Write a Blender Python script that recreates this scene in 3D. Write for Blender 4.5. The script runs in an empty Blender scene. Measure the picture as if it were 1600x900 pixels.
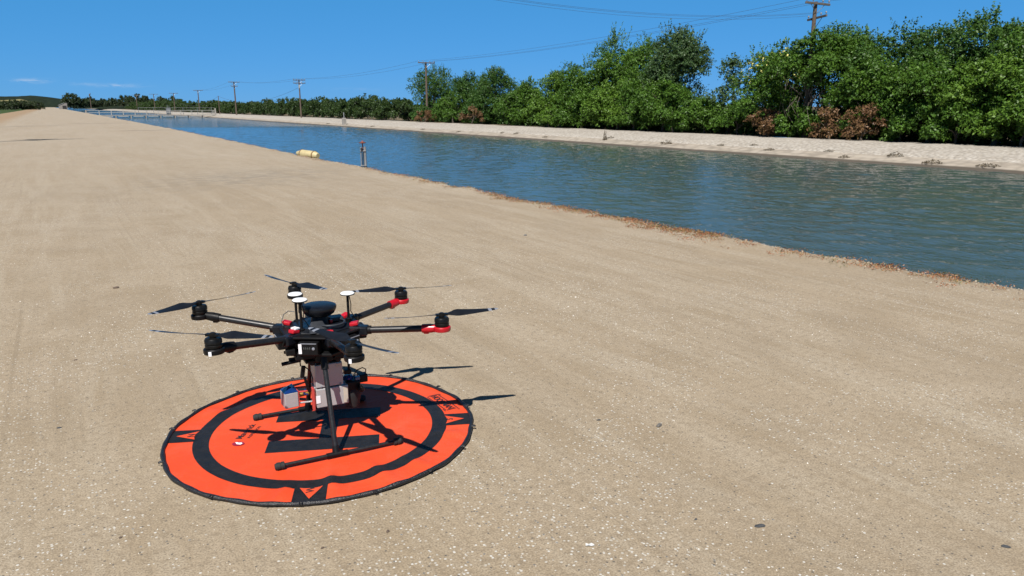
import bpy, bmesh, math, random
import numpy as np
from mathutils import Vector, Matrix

S = bpy.context.scene
COL = S.collection
PI = math.pi
rad = math.radians

# ------------------------------------------------------------------ camera, light, exposure
cam_d = bpy.data.cameras.new("camera")
cam = bpy.data.objects.new("camera", cam_d)
COL.objects.link(cam)
cam_d.sensor_width = 36.0
cam_d.lens = 25.99
cam_d.clip_start = 0.05
cam_d.clip_end = 9000
cam.location = (0, 0, 1.531)
cam.rotation_euler = (rad(90 - 13.81), 0, rad(-31.36))
S.camera = cam

SUN_AZ, SUN_EL = 222.2, 53.6            # clockwise from the road direction (+Y); height above the horizon
sd = bpy.data.lights.new("sun", 'SUN')
sd.energy = 5.0
sd.angle = rad(0.53)
sd.color = (1.0, 0.955, 0.89)
so = bpy.data.objects.new("sun", sd)
COL.objects.link(so)
to_sun = Vector((math.sin(rad(SUN_AZ)) * math.cos(rad(SUN_EL)), math.cos(rad(SUN_AZ)) * math.cos(rad(SUN_EL)), math.sin(rad(SUN_EL))))
so.rotation_euler = to_sun.to_track_quat('Z', 'Y').to_euler()
so.location = to_sun * 50

S.view_settings.view_transform = 'Standard'
S.view_settings.look = 'None'
S.view_settings.exposure = 0.8
S.view_settings.gamma = 1.0
S.view_settings.use_curve_mapping = False

W = bpy.data.worlds.new("World")
S.world = W
W.use_nodes = True


class NT:
    """small helper for node trees"""
    def __init__(s, t):
        s.t = t
    def n(s, typ, ins=None, **kw):
        nd = s.t.nodes.new(typ)
        for k, v in kw.items():
            setattr(nd, k, v)
        for k, v in (ins or {}).items():
            if isinstance(v, bpy.types.NodeSocket):
                s.t.links.new(v, nd.inputs[k])
            else:
                nd.inputs[k].default_value = v
        return nd
    def math(s, op, a, b=None, c=None, clamp=False):
        ins = {0: a}
        if b is not None: ins[1] = b
        if c is not None: ins[2] = c
        return s.n('ShaderNodeMath', ins, operation=op, use_clamp=clamp).outputs[0]
    def mix(s, fac, a, b, blend='MIX'):
        nd = s.n('ShaderNodeMix', data_type='RGBA', blend_type=blend)
        for sock, v in ((nd.inputs[0], fac), (nd.inputs[6], a), (nd.inputs[7], b)):
            if isinstance(v, bpy.types.NodeSocket): s.t.links.new(v, sock)
            elif isinstance(v, tuple) and len(v) == 3: sock.default_value = v + (1,)
            else: sock.default_value = v
        return nd.outputs[2]
    def ramp(s, fac, stops, interp='LINEAR'):
        nd = s.n('ShaderNodeValToRGB')
        nd.color_ramp.interpolation = interp
        el = nd.color_ramp.elements
        while len(el) < len(stops): el.new(0.5)
        for e, (p, c) in zip(el, stops):
            e.position = p
            e.color = (c, c, c, 1) if isinstance(c, (int, float)) else tuple(c) + (1,)
        s.t.links.new(fac, nd.inputs[0])
        return nd.outputs[0]
    def noise(s, vec, scale, detail=3, rough=0.5, dist=0.0):
        return s.n('ShaderNodeTexNoise', {'Vector': vec, 'Scale': scale, 'Detail': detail, 'Roughness': rough, 'Distortion': dist}).outputs[0]
    def mapping(s, vec, scale=(1, 1, 1), rot=(0, 0, 0), loc=(0, 0, 0)):
        return s.n('ShaderNodeMapping', {'Vector': vec, 'Scale': scale, 'Rotation': rot, 'Location': loc}).outputs[0]
    def link(s, a, b):
        s.t.links.new(a, b)


w = NT(W.node_tree)
W.node_tree.nodes.clear()
sky = w.n('ShaderNodeTexSky', sky_type='NISHITA', sun_disc=False)
sky.sun_elevation = rad(SUN_EL)
sky.sun_rotation = rad(SUN_AZ)
sky.altitude = 3000
sky.air_density = 1.0
sky.dust_density = 0.0
sky.ozone_density = 10.0
tc = w.n('ShaderNodeTexCoord').outputs['Generated']
sx = w.n('ShaderNodeSeparateXYZ', {0: tc})
yy = w.math('MAXIMUM', sx.outputs[1], 0.02)
uu = w.math('DIVIDE', sx.outputs[0], yy)
vv = w.math('DIVIDE', sx.outputs[2], yy)
wn = w.noise(w.n('ShaderNodeCombineXYZ', {0: w.math('MULTIPLY', uu, 70), 1: w.math('MULTIPLY', vv, 260), 2: 3.1}).outputs[0], 1.0, 5, 0.6, 0.6)
total = None
for (u0, v0, su, sv, a) in ((-0.012, 0.0275, 0.014, 0.0022, 0.9), (0.036, 0.0245, 0.010, 0.0016, 0.35), (0.072, 0.0235, 0.022, 0.002, 0.7),
                            (0.36, 0.022, 0.03, 0.002, 0.18), (-0.25, 0.03, 0.04, 0.003, 0.6)):
    e = w.math('ADD', w.math('POWER', w.math('DIVIDE', w.math('SUBTRACT', uu, u0), su), 2), w.math('POWER', w.math('DIVIDE', w.math('SUBTRACT', vv, v0), sv), 2))
    g = w.math('MULTIPLY', w.math('EXPONENT', w.math('MULTIPLY', e, -1)), a)
    total = g if total is None else w.math('ADD', total, g)
cl = w.math('MULTIPLY', total, w.ramp(wn, [(0.38, 0.0), (0.65, 1.0)]), clamp=True)
# the clear deep blue of the photograph: each channel's gradient towards the horizon flattened
sc_ = w.n('ShaderNodeSeparateColor', {0: sky.outputs[0]})
chan = [w.math('MULTIPLY', w.math('POWER', sc_.outputs[i], p), a) for i, (p, a) in enumerate(((0.585, 0.507), (0.305, 2.166), (0.43, 3.07)))]
skyc = w.n('ShaderNodeCombineColor', {0: chan[0], 1: chan[1], 2: chan[2]}).outputs[0]
skyc = w.mix(w.ramp(sx.outputs[2], [(0.12, 0.0), (0.75, 1.0)], 'EASE'), skyc, w.mix(1.0, sky.outputs[0], (0.72, 0.72, 0.72), 'MULTIPLY'))
skym = w.mix(w.math('MULTIPLY', cl, 0.62), skyc, (6.0, 6.8, 8.0))
bg = w.n('ShaderNodeBackground', {'Color': skym, 'Strength': 0.0575})
wo = w.n('ShaderNodeOutputWorld')
w.link(bg.outputs[0], wo.inputs[0])

# ------------------------------------------------------------------ mesh helpers
RNG = np.random.default_rng(7)


class MB:
    """collects simple solids in one mesh"""
    def __init__(s):
        s.v, s.f, s.m = [], [], []
        s.cur = 0
    def add(s, vs, fs):
        o = len(s.v)
        s.v += [tuple(p) for p in vs]
        s.f += [tuple(i + o for i in f) for f in fs]
        s.m += [s.cur] * len(fs)
        return s
    def box(s, c, size, rot=None):
        x, y, z = (d / 2 for d in size)
        vs = [Vector((i * x, j * y, k * z)) for k in (-1, 1) for i, j in ((-1, -1), (1, -1), (1, 1), (-1, 1))]
        if rot is not None: vs = [rot @ p for p in vs]
        vs = [p + Vector(c) for p in vs]
        return s.add(vs, [(3, 2, 1, 0), (4, 5, 6, 7), (0, 1, 5, 4), (1, 2, 6, 5), (2, 3, 7, 6), (3, 0, 4, 7)])
    def tube(s, pts, r, seg=10, caps=True):
        pts = [Vector(p) for p in pts]
        rs = r if isinstance(r, (list, tuple)) else [r] * len(pts)
        t0 = (pts[1] - pts[0]).normalized()
        up = Vector((0, 0, 1)) if abs(t0.z) < 0.9 else Vector((1, 0, 0))
        n = t0.cross(up).normalized()
        vs = []
        for i, p in enumerate(pts):
            t = (pts[min(i + 1, len(pts) - 1)] - pts[max(i - 1, 0)]).normalized()
            n = (n - t * n.dot(t)).normalized()
            b = t.cross(n)
            for k in range(seg):
                a = 2 * PI * k / seg
                vs.append(p + (n * math.cos(a) + b * math.sin(a)) * rs[i])
        fs = []
        for i in range(len(pts) - 1):
            for k in range(seg):
                k2 = (k + 1) % seg
                fs.append((i * seg + k, i * seg + k2, (i + 1) * seg + k2, (i + 1) * seg + k))
        if caps:
            fs.append(tuple(reversed(range(seg))))
            fs.append(tuple((len(pts) - 1) * seg + k for k in range(seg)))
        return s.add(vs, fs)
    def lathe(s, prof, c=(0, 0, 0), seg=24, mat=None):
        """prof: (radius, z) from bottom to top, about z; mat: optional rotation"""
        vs, fs = [], []
        for (r, z) in prof:
            for k in range(seg):
                a = 2 * PI * k / seg
                p = Vector((r * math.cos(a), r * math.sin(a), z))
                if mat is not None: p = mat @ p
                vs.append(p + Vector(c))
        for i in range(len(prof) - 1):
            for k in range(seg):
                k2 = (k + 1) % seg
                fs.append((i * seg + k, i * seg + k2, (i + 1) * seg + k2, (i + 1) * seg + k))
        fs.append(tuple(reversed(range(seg))))
        fs.append(tuple((len(prof) - 1) * seg + k for k in range(seg)))
        return s.add(vs, fs)
    def prism(s, poly, z0, z1, M=None, top=None):
        """extrude a counter-clockwise polygon; top: optional different polygon for the upper end"""
        n = len(poly)
        top = top or poly
        vs = [Vector((x, y, z0)) for x, y in poly] + [Vector((x, y, z1)) for x, y in top]
        if M is not None: vs = [M @ p for p in vs]
        fs = [tuple(reversed(range(n))), tuple(range(n, 2 * n))]
        fs += [(i, (i + 1) % n, n + (i + 1) % n, n + i) for i in range(n)]
        return s.add(vs, fs)
    def build(s, name, mats, parent=None, smooth=False, bevel=0.0, kind=None):
        me = bpy.data.meshes.new(name)
        me.from_pydata(s.v, [], s.f)
        for m in (mats if isinstance(mats, (list, tuple)) else [mats]): me.materials.append(m)
        if max(s.m or [0]) > 0: me.polygons.foreach_set('material_index', s.m)
        if smooth:
            me.polygons.foreach_set('use_smooth', [len(f) <= 4 for f in s.f])
            try: me.set_sharp_from_angle(angle=rad(40))
            except Exception: pass
        me.update()
        o = link(name, me, parent)
        if bevel:
            b = o.modifiers.new('bevel', 'BEVEL')
            b.width = bevel
            b.segments = 2
            b.limit_method = 'ANGLE'
            b.angle_limit = rad(35)
        if kind: o['kind'] = kind
        return o


def link(name, me, parent=None):
    o = bpy.data.objects.new(name, me)
    COL.objects.link(o)
    if parent is not None: o.parent = parent
    return o


def tag(o, label=None, cat=None, group=None, kind=None):
    if label: o['label'] = label
    if cat: o['category'] = cat
    if group: o['group'] = group
    if kind: o['kind'] = kind
    return o


def empty(name, loc, rz=0.0, label=None, cat=None, group=None):
    o = link(name, None)
    o.location = loc
    o.rotation_euler = (0, 0, rz)
    o.empty_display_size = 0.2
    return tag(o, label, cat, group)


def copy_tree(o, parent=None):
    c = o.copy()
    COL.objects.link(c)
    if parent is not None: c.parent = parent
    for ch in list(o.children): copy_tree(ch, c)
    return c


def np_mesh(name, verts, quads, attr=None, mats=(), smooth=False, npoly=4):
    me = bpy.data.meshes.new(name)
    verts = np.asarray(verts, np.float32)
    quads = np.asarray(quads, np.int32)
    me.vertices.add(len(verts))
    me.vertices.foreach_set('co', verts.ravel())
    nf = len(quads)
    me.loops.add(nf * npoly)
    me.loops.foreach_set('vertex_index', quads.ravel())
    me.polygons.add(nf)
    me.polygons.foreach_set('loop_start', np.arange(0, nf * npoly, npoly, dtype=np.int32))
    if smooth: me.polygons.foreach_set('use_smooth', np.ones(nf, bool))
    if attr is not None:
        for k, (dom, typ, vals) in attr.items():
            a = me.attributes.new(k, typ, dom)
            a.data.foreach_set('value' if typ == 'FLOAT' else 'color', np.asarray(vals, np.float32).ravel())
    for m in mats: me.materials.append(m)
    me.update(calc_edges=True)
    return me


# value noise for geometry
_perm = np.random.default_rng(3).random((64, 64))
def vnoise(x, y):
    x = np.asarray(x, float); y = np.asarray(y, float)
    xi = np.floor(x).astype(int); yi = np.floor(y).astype(int)
    fx = x - xi; fy = y - yi
    fx = fx * fx * (3 - 2 * fx); fy = fy * fy * (3 - 2 * fy)
    g = lambda i, j: _perm[i % 64, j % 64]
    return (g(xi, yi) * (1 - fx) + g(xi + 1, yi) * fx) * (1 - fy) + (g(xi, yi + 1) * (1 - fx) + g(xi + 1, yi + 1) * fx) * fy
def fbm(x, y, o=3):
    s, a, t = 0, 1.0, 0
    for k in range(o):
        s = s + a * vnoise(np.asarray(x) * 2 ** k + 17 * k, np.asarray(y) * 2 ** k + 5 * k); t += a; a *= .5
    return s / t


# ------------------------------------------------------------------ materials
def mat(name, col, rough=0.6, metal=0.0, var=0.12, scale=30.0, bump=0.0, bscale=None, spec=0.5, coat=0.0, stretch=(1, 1, 1), k=0.55):
    col = tuple(x * k for x in col)
    m = bpy.data.materials.new(name)
    m.use_nodes = True
    t = NT(m.node_tree)
    b = m.node_tree.nodes['Principled BSDF']
    co = t.n('ShaderNodeTexCoord').outputs['Object']
    if stretch != (1, 1, 1): co = t.mapping(co, stretch)
    n = t.noise(co, scale, 4, 0.6)
    lo = tuple(max(0, c * (1 - var)) for c in col); hi = tuple(min(1, c * (1 + var)) for c in col)
    c = t.ramp(n, [(0.3, lo), (0.7, hi)])
    t.link(c, b.inputs['Base Color'])
    t.link(t.ramp(n, [(0.3, max(0.02, rough - 0.07)), (0.7, min(1, rough + 0.07))]), b.inputs['Roughness'])
    b.inputs['Metallic'].default_value = metal
    b.inputs['Specular IOR Level'].default_value = spec
    if coat: b.inputs['Coat Weight'].default_value = coat
    if bump:
        bn = t.n('ShaderNodeBump', {'Height': t.noise(co, bscale or scale * 3, 5, 0.65), 'Strength': bump, 'Distance': 0.01})
        t.link(bn.outputs[0], b.inputs['Normal'])
    return m


def leaf_mat(name, stops, trans=0.4):
    m = bpy.data.materials.new(name)
    m.use_nodes = True
    t = NT(m.node_tree)
    nt = m.node_tree
    b = nt.nodes['Principled BSDF']
    a = t.n('ShaderNodeAttribute', attribute_name='tint').outputs['Fac']
    c = t.ramp(a, stops)
    t.link(c, b.inputs['Base Color'])
    b.inputs['Roughness'].default_value = 0.5
    b.inputs['Specular IOR Level'].default_value = 0.35
    tr = t.n('ShaderNodeBsdfTranslucent', {'Color': t.mix(0.5, c, (0.10, 0.16, 0.02))})
    mx = t.n('ShaderNodeMixShader', {0: trans, 1: b.outputs[0], 2: tr.outputs[0]})
    t.link(mx.outputs[0], nt.nodes['Material Output'].inputs[0])
    return m


def dirt_material():
    m = bpy.data.materials.new("packed_dirt")
    m.use_nodes = True
    t = NT(m.node_tree)
    b = m.node_tree.nodes['Principled BSDF']
    co = t.n('ShaderNodeTexCoord').outputs['Object']
    sep = t.n('ShaderNodeSeparateXYZ', {0: co})
    X, Y = sep.outputs[0], sep.outputs[1]
    flat = t.n('ShaderNodeCombineXYZ', {0: X, 1: Y, 2: 0.0}).outputs[0]
    big = t.noise(t.mapping(flat, (0.35, 0.12, 1)), 1.0, 4, 0.55, 0.4)
    med = t.noise(flat, 1.7, 5, 0.6, 0.5)
    fine = t.noise(flat, 26.0, 4, 0.7)
    grit = t.noise(flat, 130.0, 3, 0.7)
    track = t.noise(t.mapping(flat, (2.2, 0.16, 1), (0, 0, rad(1.5))), 1.0, 7, 0.68, 1.6)
    track2 = t.noise(t.mapping(flat, (1.3, 0.55, 1), (0, 0, rad(-20))), 1.0, 6, 0.65, 1.2)
    c = t.ramp(big, [(0.3, (0.400, 0.305, 0.200)), (0.5, (0.435, 0.343, 0.238)), (0.72, (0.475, 0.388, 0.285))])
    c = t.mix(t.ramp(med, [(0.40, 0.0), (0.60, 0.8)]), c, (0.362, 0.275, 0.178))
    c = t.mix(t.math('MULTIPLY', t.ramp(track, [(0.45, 0.0), (0.62, 0.75)]), t.ramp(med, [(0.3, 0.2), (0.7, 1.0)])), c, (0.53, 0.445, 0.335))
    c = t.mix(t.ramp(track2, [(0.50, 0.0), (0.70, 0.6)]), c, (0.32, 0.24, 0.155))
    lines = t.noise(t.mapping(flat, (16, 0.10, 1)), 1.0, 4, 0.6, 0.5)
    lm_ = t.math('MULTIPLY', t.ramp(lines, [(0.52, 0.0), (0.66, 0.5)]), t.ramp(t.noise(t.mapping(flat, (0.9, 0.2, 1), loc=(4, 1, 0)), 1.0, 4, 0.6, 0.6), [(0.45, 0.0), (0.6, 1.0)]))
    c = t.mix(lm_, c, (0.29, 0.22, 0.145))
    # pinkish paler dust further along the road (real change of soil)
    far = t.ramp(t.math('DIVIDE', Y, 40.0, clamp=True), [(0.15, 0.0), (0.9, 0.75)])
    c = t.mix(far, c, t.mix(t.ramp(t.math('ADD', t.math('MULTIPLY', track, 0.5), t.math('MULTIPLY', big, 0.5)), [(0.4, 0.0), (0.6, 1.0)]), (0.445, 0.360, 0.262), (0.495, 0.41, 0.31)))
    c = t.mix(t.ramp(fine, [(0.35, 0.7), (0.52, 0.0)]), c, (0.29, 0.22, 0.145))
    c = t.mix(t.ramp(grit, [(0.38, 0.8), (0.50, 0.0)]), c, (0.23, 0.18, 0.125))
    c = t.mix(t.ramp(grit, [(0.56, 0.0), (0.70, 0.6)]), c, (0.56, 0.48, 0.38))
    # small embedded white and dark grit
    vo = t.n('ShaderNodeTexVoronoi', {'Vector': flat, 'Scale': 70.0, 'Randomness': 1.0})
    rsel = t.n('ShaderNodeSeparateColor', {0: vo.outputs['Color']})
    patch = t.ramp(t.noise(t.mapping(flat, (1, 0.6, 1), loc=(3, 8, 0)), 0.8, 4, 0.6, 0.6), [(0.46, 0.02), (0.62, 0.36)])
    sel = t.math('MULTIPLY', t.math('LESS_THAN', rsel.outputs[0], patch), t.math('LESS_THAN', vo.outputs['Distance'], 0.34))
    c = t.mix(t.math('MULTIPLY', sel, 0.8), c, t.mix(rsel.outputs[1], (0.52, 0.46, 0.38), (0.80, 0.77, 0.71)))
    seld = t.math('MULTIPLY', t.math('GREATER_THAN', rsel.outputs[2], 0.965), t.math('LESS_THAN', vo.outputs['Distance'], 0.3))
    c = t.mix(t.math('MULTIPLY', seld, 0.8), c, (0.11, 0.10, 0.09))
    # damp band across the road (stain with a shape of its own)
    dx = t.math('DIVIDE', t.math('SUBTRACT', X, 3.6), 2.6)
    dy = t.math('DIVIDE', t.math('SUBTRACT', t.math('SUBTRACT', Y, 15.9), t.math('MULTIPLY', X, 0.35)), 1.9)
    d = t.math('ADD', t.math('POWER', dx, 2), t.math('POWER', dy, 2))
    damp = t.math('MULTIPLY', t.math('EXPONENT', t.math('MULTIPLY', d, -1)), t.ramp(t.noise(t.mapping(flat, (1.5, 2.2, 1)), 1.6, 5, 0.7), [(0.40, 0.0), (0.62, 0.75)]))
    c = t.mix(damp, c, (0.24, 0.20, 0.155))
    for (sx0, sy0, lx, ly) in ((3.7, 79.5, 2.3, 0.8), (5.2, 54.5, 1.5, 0.5)):  # two thin cast shadows far up the road, painted into the dirt colour
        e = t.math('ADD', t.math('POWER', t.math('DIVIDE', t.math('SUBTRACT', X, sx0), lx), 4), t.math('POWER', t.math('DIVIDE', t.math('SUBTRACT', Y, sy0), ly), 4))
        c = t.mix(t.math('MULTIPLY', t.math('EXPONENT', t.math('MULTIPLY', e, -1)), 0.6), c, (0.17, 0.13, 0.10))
    # orange brown weeds and soil on the left shoulder
    sh = t.ramp(t.math('ADD', t.math('MULTIPLY', t.math('ADD', X, 3.0), -0.45), t.math('MULTIPLY', t.math('SUBTRACT', med, 0.5), 1.2)), [(0.1, 0.0), (0.75, 0.85)])
    c = t.mix(sh, c, t.mix(t.ramp(fine, [(0.4, 0.0), (0.6, 1.0)]), (0.30, 0.185, 0.10), (0.40, 0.28, 0.16)))
    c = t.mix(1.0, c, (0.620, 0.638, 0.648), 'MULTIPLY')
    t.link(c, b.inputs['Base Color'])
    b.inputs['Roughness'].default_value = 0.9
    b.inputs['Specular IOR Level'].default_value = 0.2
    hsum = t.math('ADD', t.math('MULTIPLY', grit, 0.45), t.math('ADD', t.math('MULTIPLY', fine, 0.8), t.math('MULTIPLY', med, 1.6)))
    hsum = t.math('ADD', hsum, t.math('MULTIPLY', sel, 0.35))
    bn = t.n('ShaderNodeBump', {'Height': hsum, 'Strength': 0.55, 'Distance': 0.012})
    t.link(bn.outputs[0], b.inputs['Normal'])
    return m


def bank_material(name, c0, c1, c2, vscale, bump, wet=False):
    m = bpy.data.materials.new(name)
    m.use_nodes = True
    t = NT(m.node_tree)
    b = m.node_tree.nodes['Principled BSDF']
    co = t.n('ShaderNodeTexCoord').outputs['Object']
    n = t.noise(t.mapping(co, (0.8, 0.25, 1)), 1.0, 5, 0.6)
    vo = t.n('ShaderNodeTexVoronoi', {'Vector': co, 'Scale': vscale})
    r = t.n('ShaderNodeSeparateColor', {0: vo.outputs['Color']})
    c = t.mix(t.ramp(n, [(0.35, 0.0), (0.65, 1.0)]), c0, c1)
    c = t.mix(t.ramp(r.outputs[0], [(0.2, 0.0), (0.9, 0.75)]), c, c2)
    c = t.mix(t.ramp(vo.outputs['Distance'], [(0.35, 0.0), (0.8, 0.55)]), c, tuple(x * 0.55 for x in c0))
    if wet:
        zz = t.n('ShaderNodeSeparateXYZ', {0: co}).outputs[2]
        c = t.mix(t.ramp(t.math('ADD', t.math('MULTIPLY', t.math('ADD', zz, 1.22), 6.0), t.math('MULTIPLY', n, 0.4)), [(0.75, 0.95), (1.0, 0.0)]), c, (0.10, 0.078, 0.055))
    c = t.mix(1.0, c, (0.49, 0.488, 0.478), 'MULTIPLY')
    t.link(c, b.inputs['Base Color'])
    b.inputs['Roughness'].default_value = 0.9
    bn = t.n('ShaderNodeBump', {'Height': t.math('SUBTRACT', n, vo.outputs['Distance']), 'Strength': bump, 'Distance': 0.05})
    t.link(bn.outputs[0], b.inputs['Normal'])
    return m


def water_material():
    m = bpy.data.materials.new("canal_water")
    m.use_nodes = True
    t = NT(m.node_tree)
    b = m.node_tree.nodes['Principled BSDF']
    co = t.n('ShaderNodeTexCoord').outputs['Object']
    n0 = t.noise(co, 0.05, 3, 0.5)
    sep = t.n('ShaderNodeSeparateXYZ', {0: co})
    b.inputs['IOR'].default_value = 1.33
    t.link(t.mix(t.ramp(n0, [(0.35, 0.0), (0.65, 1.0)]), (0.036, 0.057, 0.061), (0.043, 0.060, 0.050)), b.inputs['Base Color'])
    b.inputs['Roughness'].default_value = 0.06
    # wind ripples: short crests lying across the view of the channel
    w1 = t.noise(t.mapping(co, (2.6, 1.1, 1), (0, 0, rad(-32))), 1.25, 3, 0.55, 0.5)
    w2 = t.noise(t.mapping(co, (2.6, 1.0, 1), (0, 0, rad(-44))), 2.6, 3, 0.6, 0.4)
    w3 = t.noise(t.mapping(co, (2.0, 1.0, 1), (0, 0, rad(-40))), 0.32, 2, 0.5, 0.3)
    fin = t.ramp(t.math('DIVIDE', sep.outputs[1], 112.0, clamp=True), [(0.80, 0.0), (1.0, 1.0)])
    amp = t.ramp(t.noise(t.mapping(co, (0.25, 0.07, 1)), 1.0, 3, 0.5), [(0.3, 0.55), (0.7, 1.0)])
    hgt = t.math('MULTIPLY', t.math('ADD', t.math('MULTIPLY', t.math('ADD', t.math('MULTIPLY', w1, 0.20), t.math('MULTIPLY', w3, 0.22)), fin), t.math('MULTIPLY', w2, 0.030)), amp)
    bn = t.n('ShaderNodeBump', {'Height': hgt, 'Strength': 1.0, 'Distance': 1.0})
    t.link(bn.outputs[0], b.inputs['Normal'])
    return m


M = {}
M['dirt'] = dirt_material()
M['gravel_bank'] = bank_material('bank_gravel', (0.50, 0.44, 0.37), (0.62, 0.56, 0.48), (0.74, 0.69, 0.62), 6.0, 0.8)
M['lining'] = bank_material('lining_concrete', (0.46, 0.39, 0.31), (0.56, 0.49, 0.40), (0.58, 0.51, 0.43), 2.0, 0.25, True)
M['water'] = water_material()
M['field'] = mat('field_grass', (0.060, 0.095, 0.028), 0.95, var=0.45, scale=0.25, spec=0.1)
M['orchard_floor'] = mat('orchard_floor', (0.20, 0.16, 0.10), 0.95, var=0.3, scale=0.4, spec=0.1)
M['wood'] = mat('weathered_pole_wood', (0.150, 0.105, 0.075), 0.85, var=0.35, scale=3.0, stretch=(6, 6, 0.4), bump=0.4)
M['grey_wood'] = mat('grey_arm_wood', (0.150, 0.130, 0.110), 0.85, var=0.3, scale=6.0)
M['porcelain'] = mat('grey_porcelain', (0.30, 0.32, 0.34), 0.3)
M['yellow_tag'] = mat('yellow_guard', (0.55, 0.48, 0.10), 0.6)
M['white_paint'] = mat('grey_white_paint', (0.55, 0.53, 0.48), 0.6, scale=4)
M['wire'] = mat('dull_wire', (0.09, 0.10, 0.11), 0.6, metal=0.3)
M['galv'] = mat('galvanised_steel', (0.40, 0.41, 0.42), 0.45, metal=0.6, var=0.2, scale=8)
M['concrete'] = mat('pale_concrete', (0.42, 0.39, 0.35), 0.85, var=0.2, scale=2.0, bump=0.2)
M['pipe_grey'] = mat('grey_pvc', (0.30, 0.31, 0.32), 0.5, var=0.2, scale=10)
M['pipe_dark'] = mat('dark_pipe', (0.018, 0.018, 0.020), 0.5)
M['rust'] = mat('rusty_red_cap', (0.28, 0.075, 0.045), 0.7, var=0.3)
M['buoy'] = mat('cream_buoy_shell', (0.64, 0.53, 0.28), 0.55, var=0.12, scale=6)
M['buoy_band'] = mat('brown_buoy_band', (0.24, 0.12, 0.035), 0.7, var=0.3)
M['bark'] = mat('tree_bark', (0.13, 0.105, 0.08), 0.9, var=0.35, scale=5, bump=0.4)
# ------------------------------------------------------------------ the setting
def lerp_tab(tab, y):
    return np.interp(y, [a for a, _ in tab], [b for _, b in tab])

EDGE = [(-40, 7.3), (0, 7.05), (2.9, 6.88), (5.5, 6.66), (10.8, 6.58), (18.4, 6.60), (30.8, 6.86), (63.8, 7.16), (200, 7.5), (4000, 7.6)]
def edge_x(y):
    y = np.asarray(y, float)
    return lerp_tab(EDGE, y) + (fbm(y * 0.9, y * 0 + 3.3) - 0.5) * 0.34 + (fbm(y * 3.1, y * 0 + 9.3) - 0.5) * 0.12
def road_z(x, y):
    """height of the dirt road"""
    e = edge_x(y)
    z = (fbm(x * 0.5, y * 0.25) - 0.5) * 0.035 + (fbm(x * 2.3, y * 2.3) - 0.5) * 0.012
    dd = e - x
    z = z + np.exp(-(dd / 0.35) ** 2) * (0.012 + 0.05 * (fbm(y * 1.7, y * 0 + 1.0) - 0.45))
    near = np.clip((np.hypot(x - 0.95, y - 3.3) - 0.85) / 0.8, 0, 1)
    return z * near
def rz1(x, y): return float(road_z(np.array([x]), np.array([y]))[0])

ys = np.unique(np.concatenate([np.arange(-40, 0, 2.0), np.arange(0, 14, 0.09), np.arange(14, 40, 0.25), np.arange(40, 120, 1.0), np.geomspace(120, 4000, 70)]))
ss = np.unique(np.concatenate([np.linspace(0, 0.5, 14), np.linspace(0.5, 0.92, 60), np.linspace(0.92, 1.0, 22)]))
YY, SS = np.meshgrid(ys, ss, indexing='ij')
EE = edge_x(YY)
XX = -8.6 + SS * (EE + 8.6)
ZZ = road_z(XX, YY)
slope = []
for k, (dx, dz) in enumerate([(0.06, -0.025), (0.18, -0.10), (0.5, -0.3), (1.2, -0.75), (2.6, -1.75)]):
    slope.append((EE[:, -1:] + dx + (fbm(YY[:, -1:] * 2.7 + k * 9, YY[:, -1:] * 0) - .5) * 0.1, ZZ[:, -1:] + dz))
XX = np.concatenate([XX] + [s_[0] for s_ in slope], 1)
ZZ = np.concatenate([ZZ] + [s_[1] for s_ in slope], 1)
YY = np.concatenate([YY] + [YY[:, -1:]] * len(slope), 1)
def grid_faces(nr, nc):
    i, j = np.meshgrid(np.arange(nr - 1), np.arange(nc - 1), indexing='ij')
    a = (i * nc + j).ravel()
    return np.stack([a, a + 1, a + nc + 1, a + nc], -1)
nr, nc = XX.shape
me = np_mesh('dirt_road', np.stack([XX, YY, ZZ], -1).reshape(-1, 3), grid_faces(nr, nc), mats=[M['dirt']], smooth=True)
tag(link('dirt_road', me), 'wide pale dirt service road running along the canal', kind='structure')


def sheet(name, prof, mat_, ylist, label, wob=0.0):
    """cross-section (x, z) swept along the canal"""
    ylist = np.asarray(ylist, float)
    n = len(prof)
    px = np.array([p[0] for p in prof], float); pz = np.array([p[1] for p in prof], float)
    X = np.repeat(px[None], len(ylist), 0); Z = np.repeat(pz[None], len(ylist), 0)
    Y = np.repeat(ylist[:, None], n, 1)
    if wob:
        Z = Z + (fbm(X * 0.9 + 3, Y * 0.35) - 0.5) * wob
        X = X + (fbm(X * 0.2 + 13, Y * 0.4) - 0.5) * wob
    me = np_mesh(name, np.stack([X, Y, Z], -1).reshape(-1, 3), grid_faces(len(ylist), n), mats=[mat_], smooth=True)
    return tag(link(name, me), label, kind='structure')

yb = np.unique(np.concatenate([np.arange(-40, 20, 4.0), np.arange(20, 130, 0.6), np.geomspace(130, 4000, 90)]))
WATER_Z = -1.2
sheet('concrete_lining', [(33.2, -1.65), (34.2, -1.21), (34.9, -1.05), (35.85, -0.87)], M['lining'], yb, 'smooth pale lining of the far canal side', 0.05)
sheet('gravel_bank', [(35.7, -0.93), (35.95, -0.82), (36.6, -0.74), (37.4, -0.66), (38.3, -0.57), (39.2, -0.49), (40.2, -0.48), (42.6, -0.5), (43.5, -0.56)], M['gravel_bank'], yb, 'pale gravel bank on the far side of the canal', 0.14)
sheet('orchard_ground', [(43.2, -0.55), (70, -0.55), (400, -0.55), (4000, -0.55)], M['orchard_floor'], [-300, 0, 100, 400, 1000, 4000], 'soil under the trees on the far side')
sheet('field', [(-4000, -0.05), (-300, -0.05), (-14, -0.12), (-10, -0.06), (-8.5, -0.06)], M['field'], np.concatenate([[-300, -40], np.arange(0, 200, 10), [300, 600, 1000, 4000]]), 'flat green field left of the dirt road', 0.05)
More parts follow.
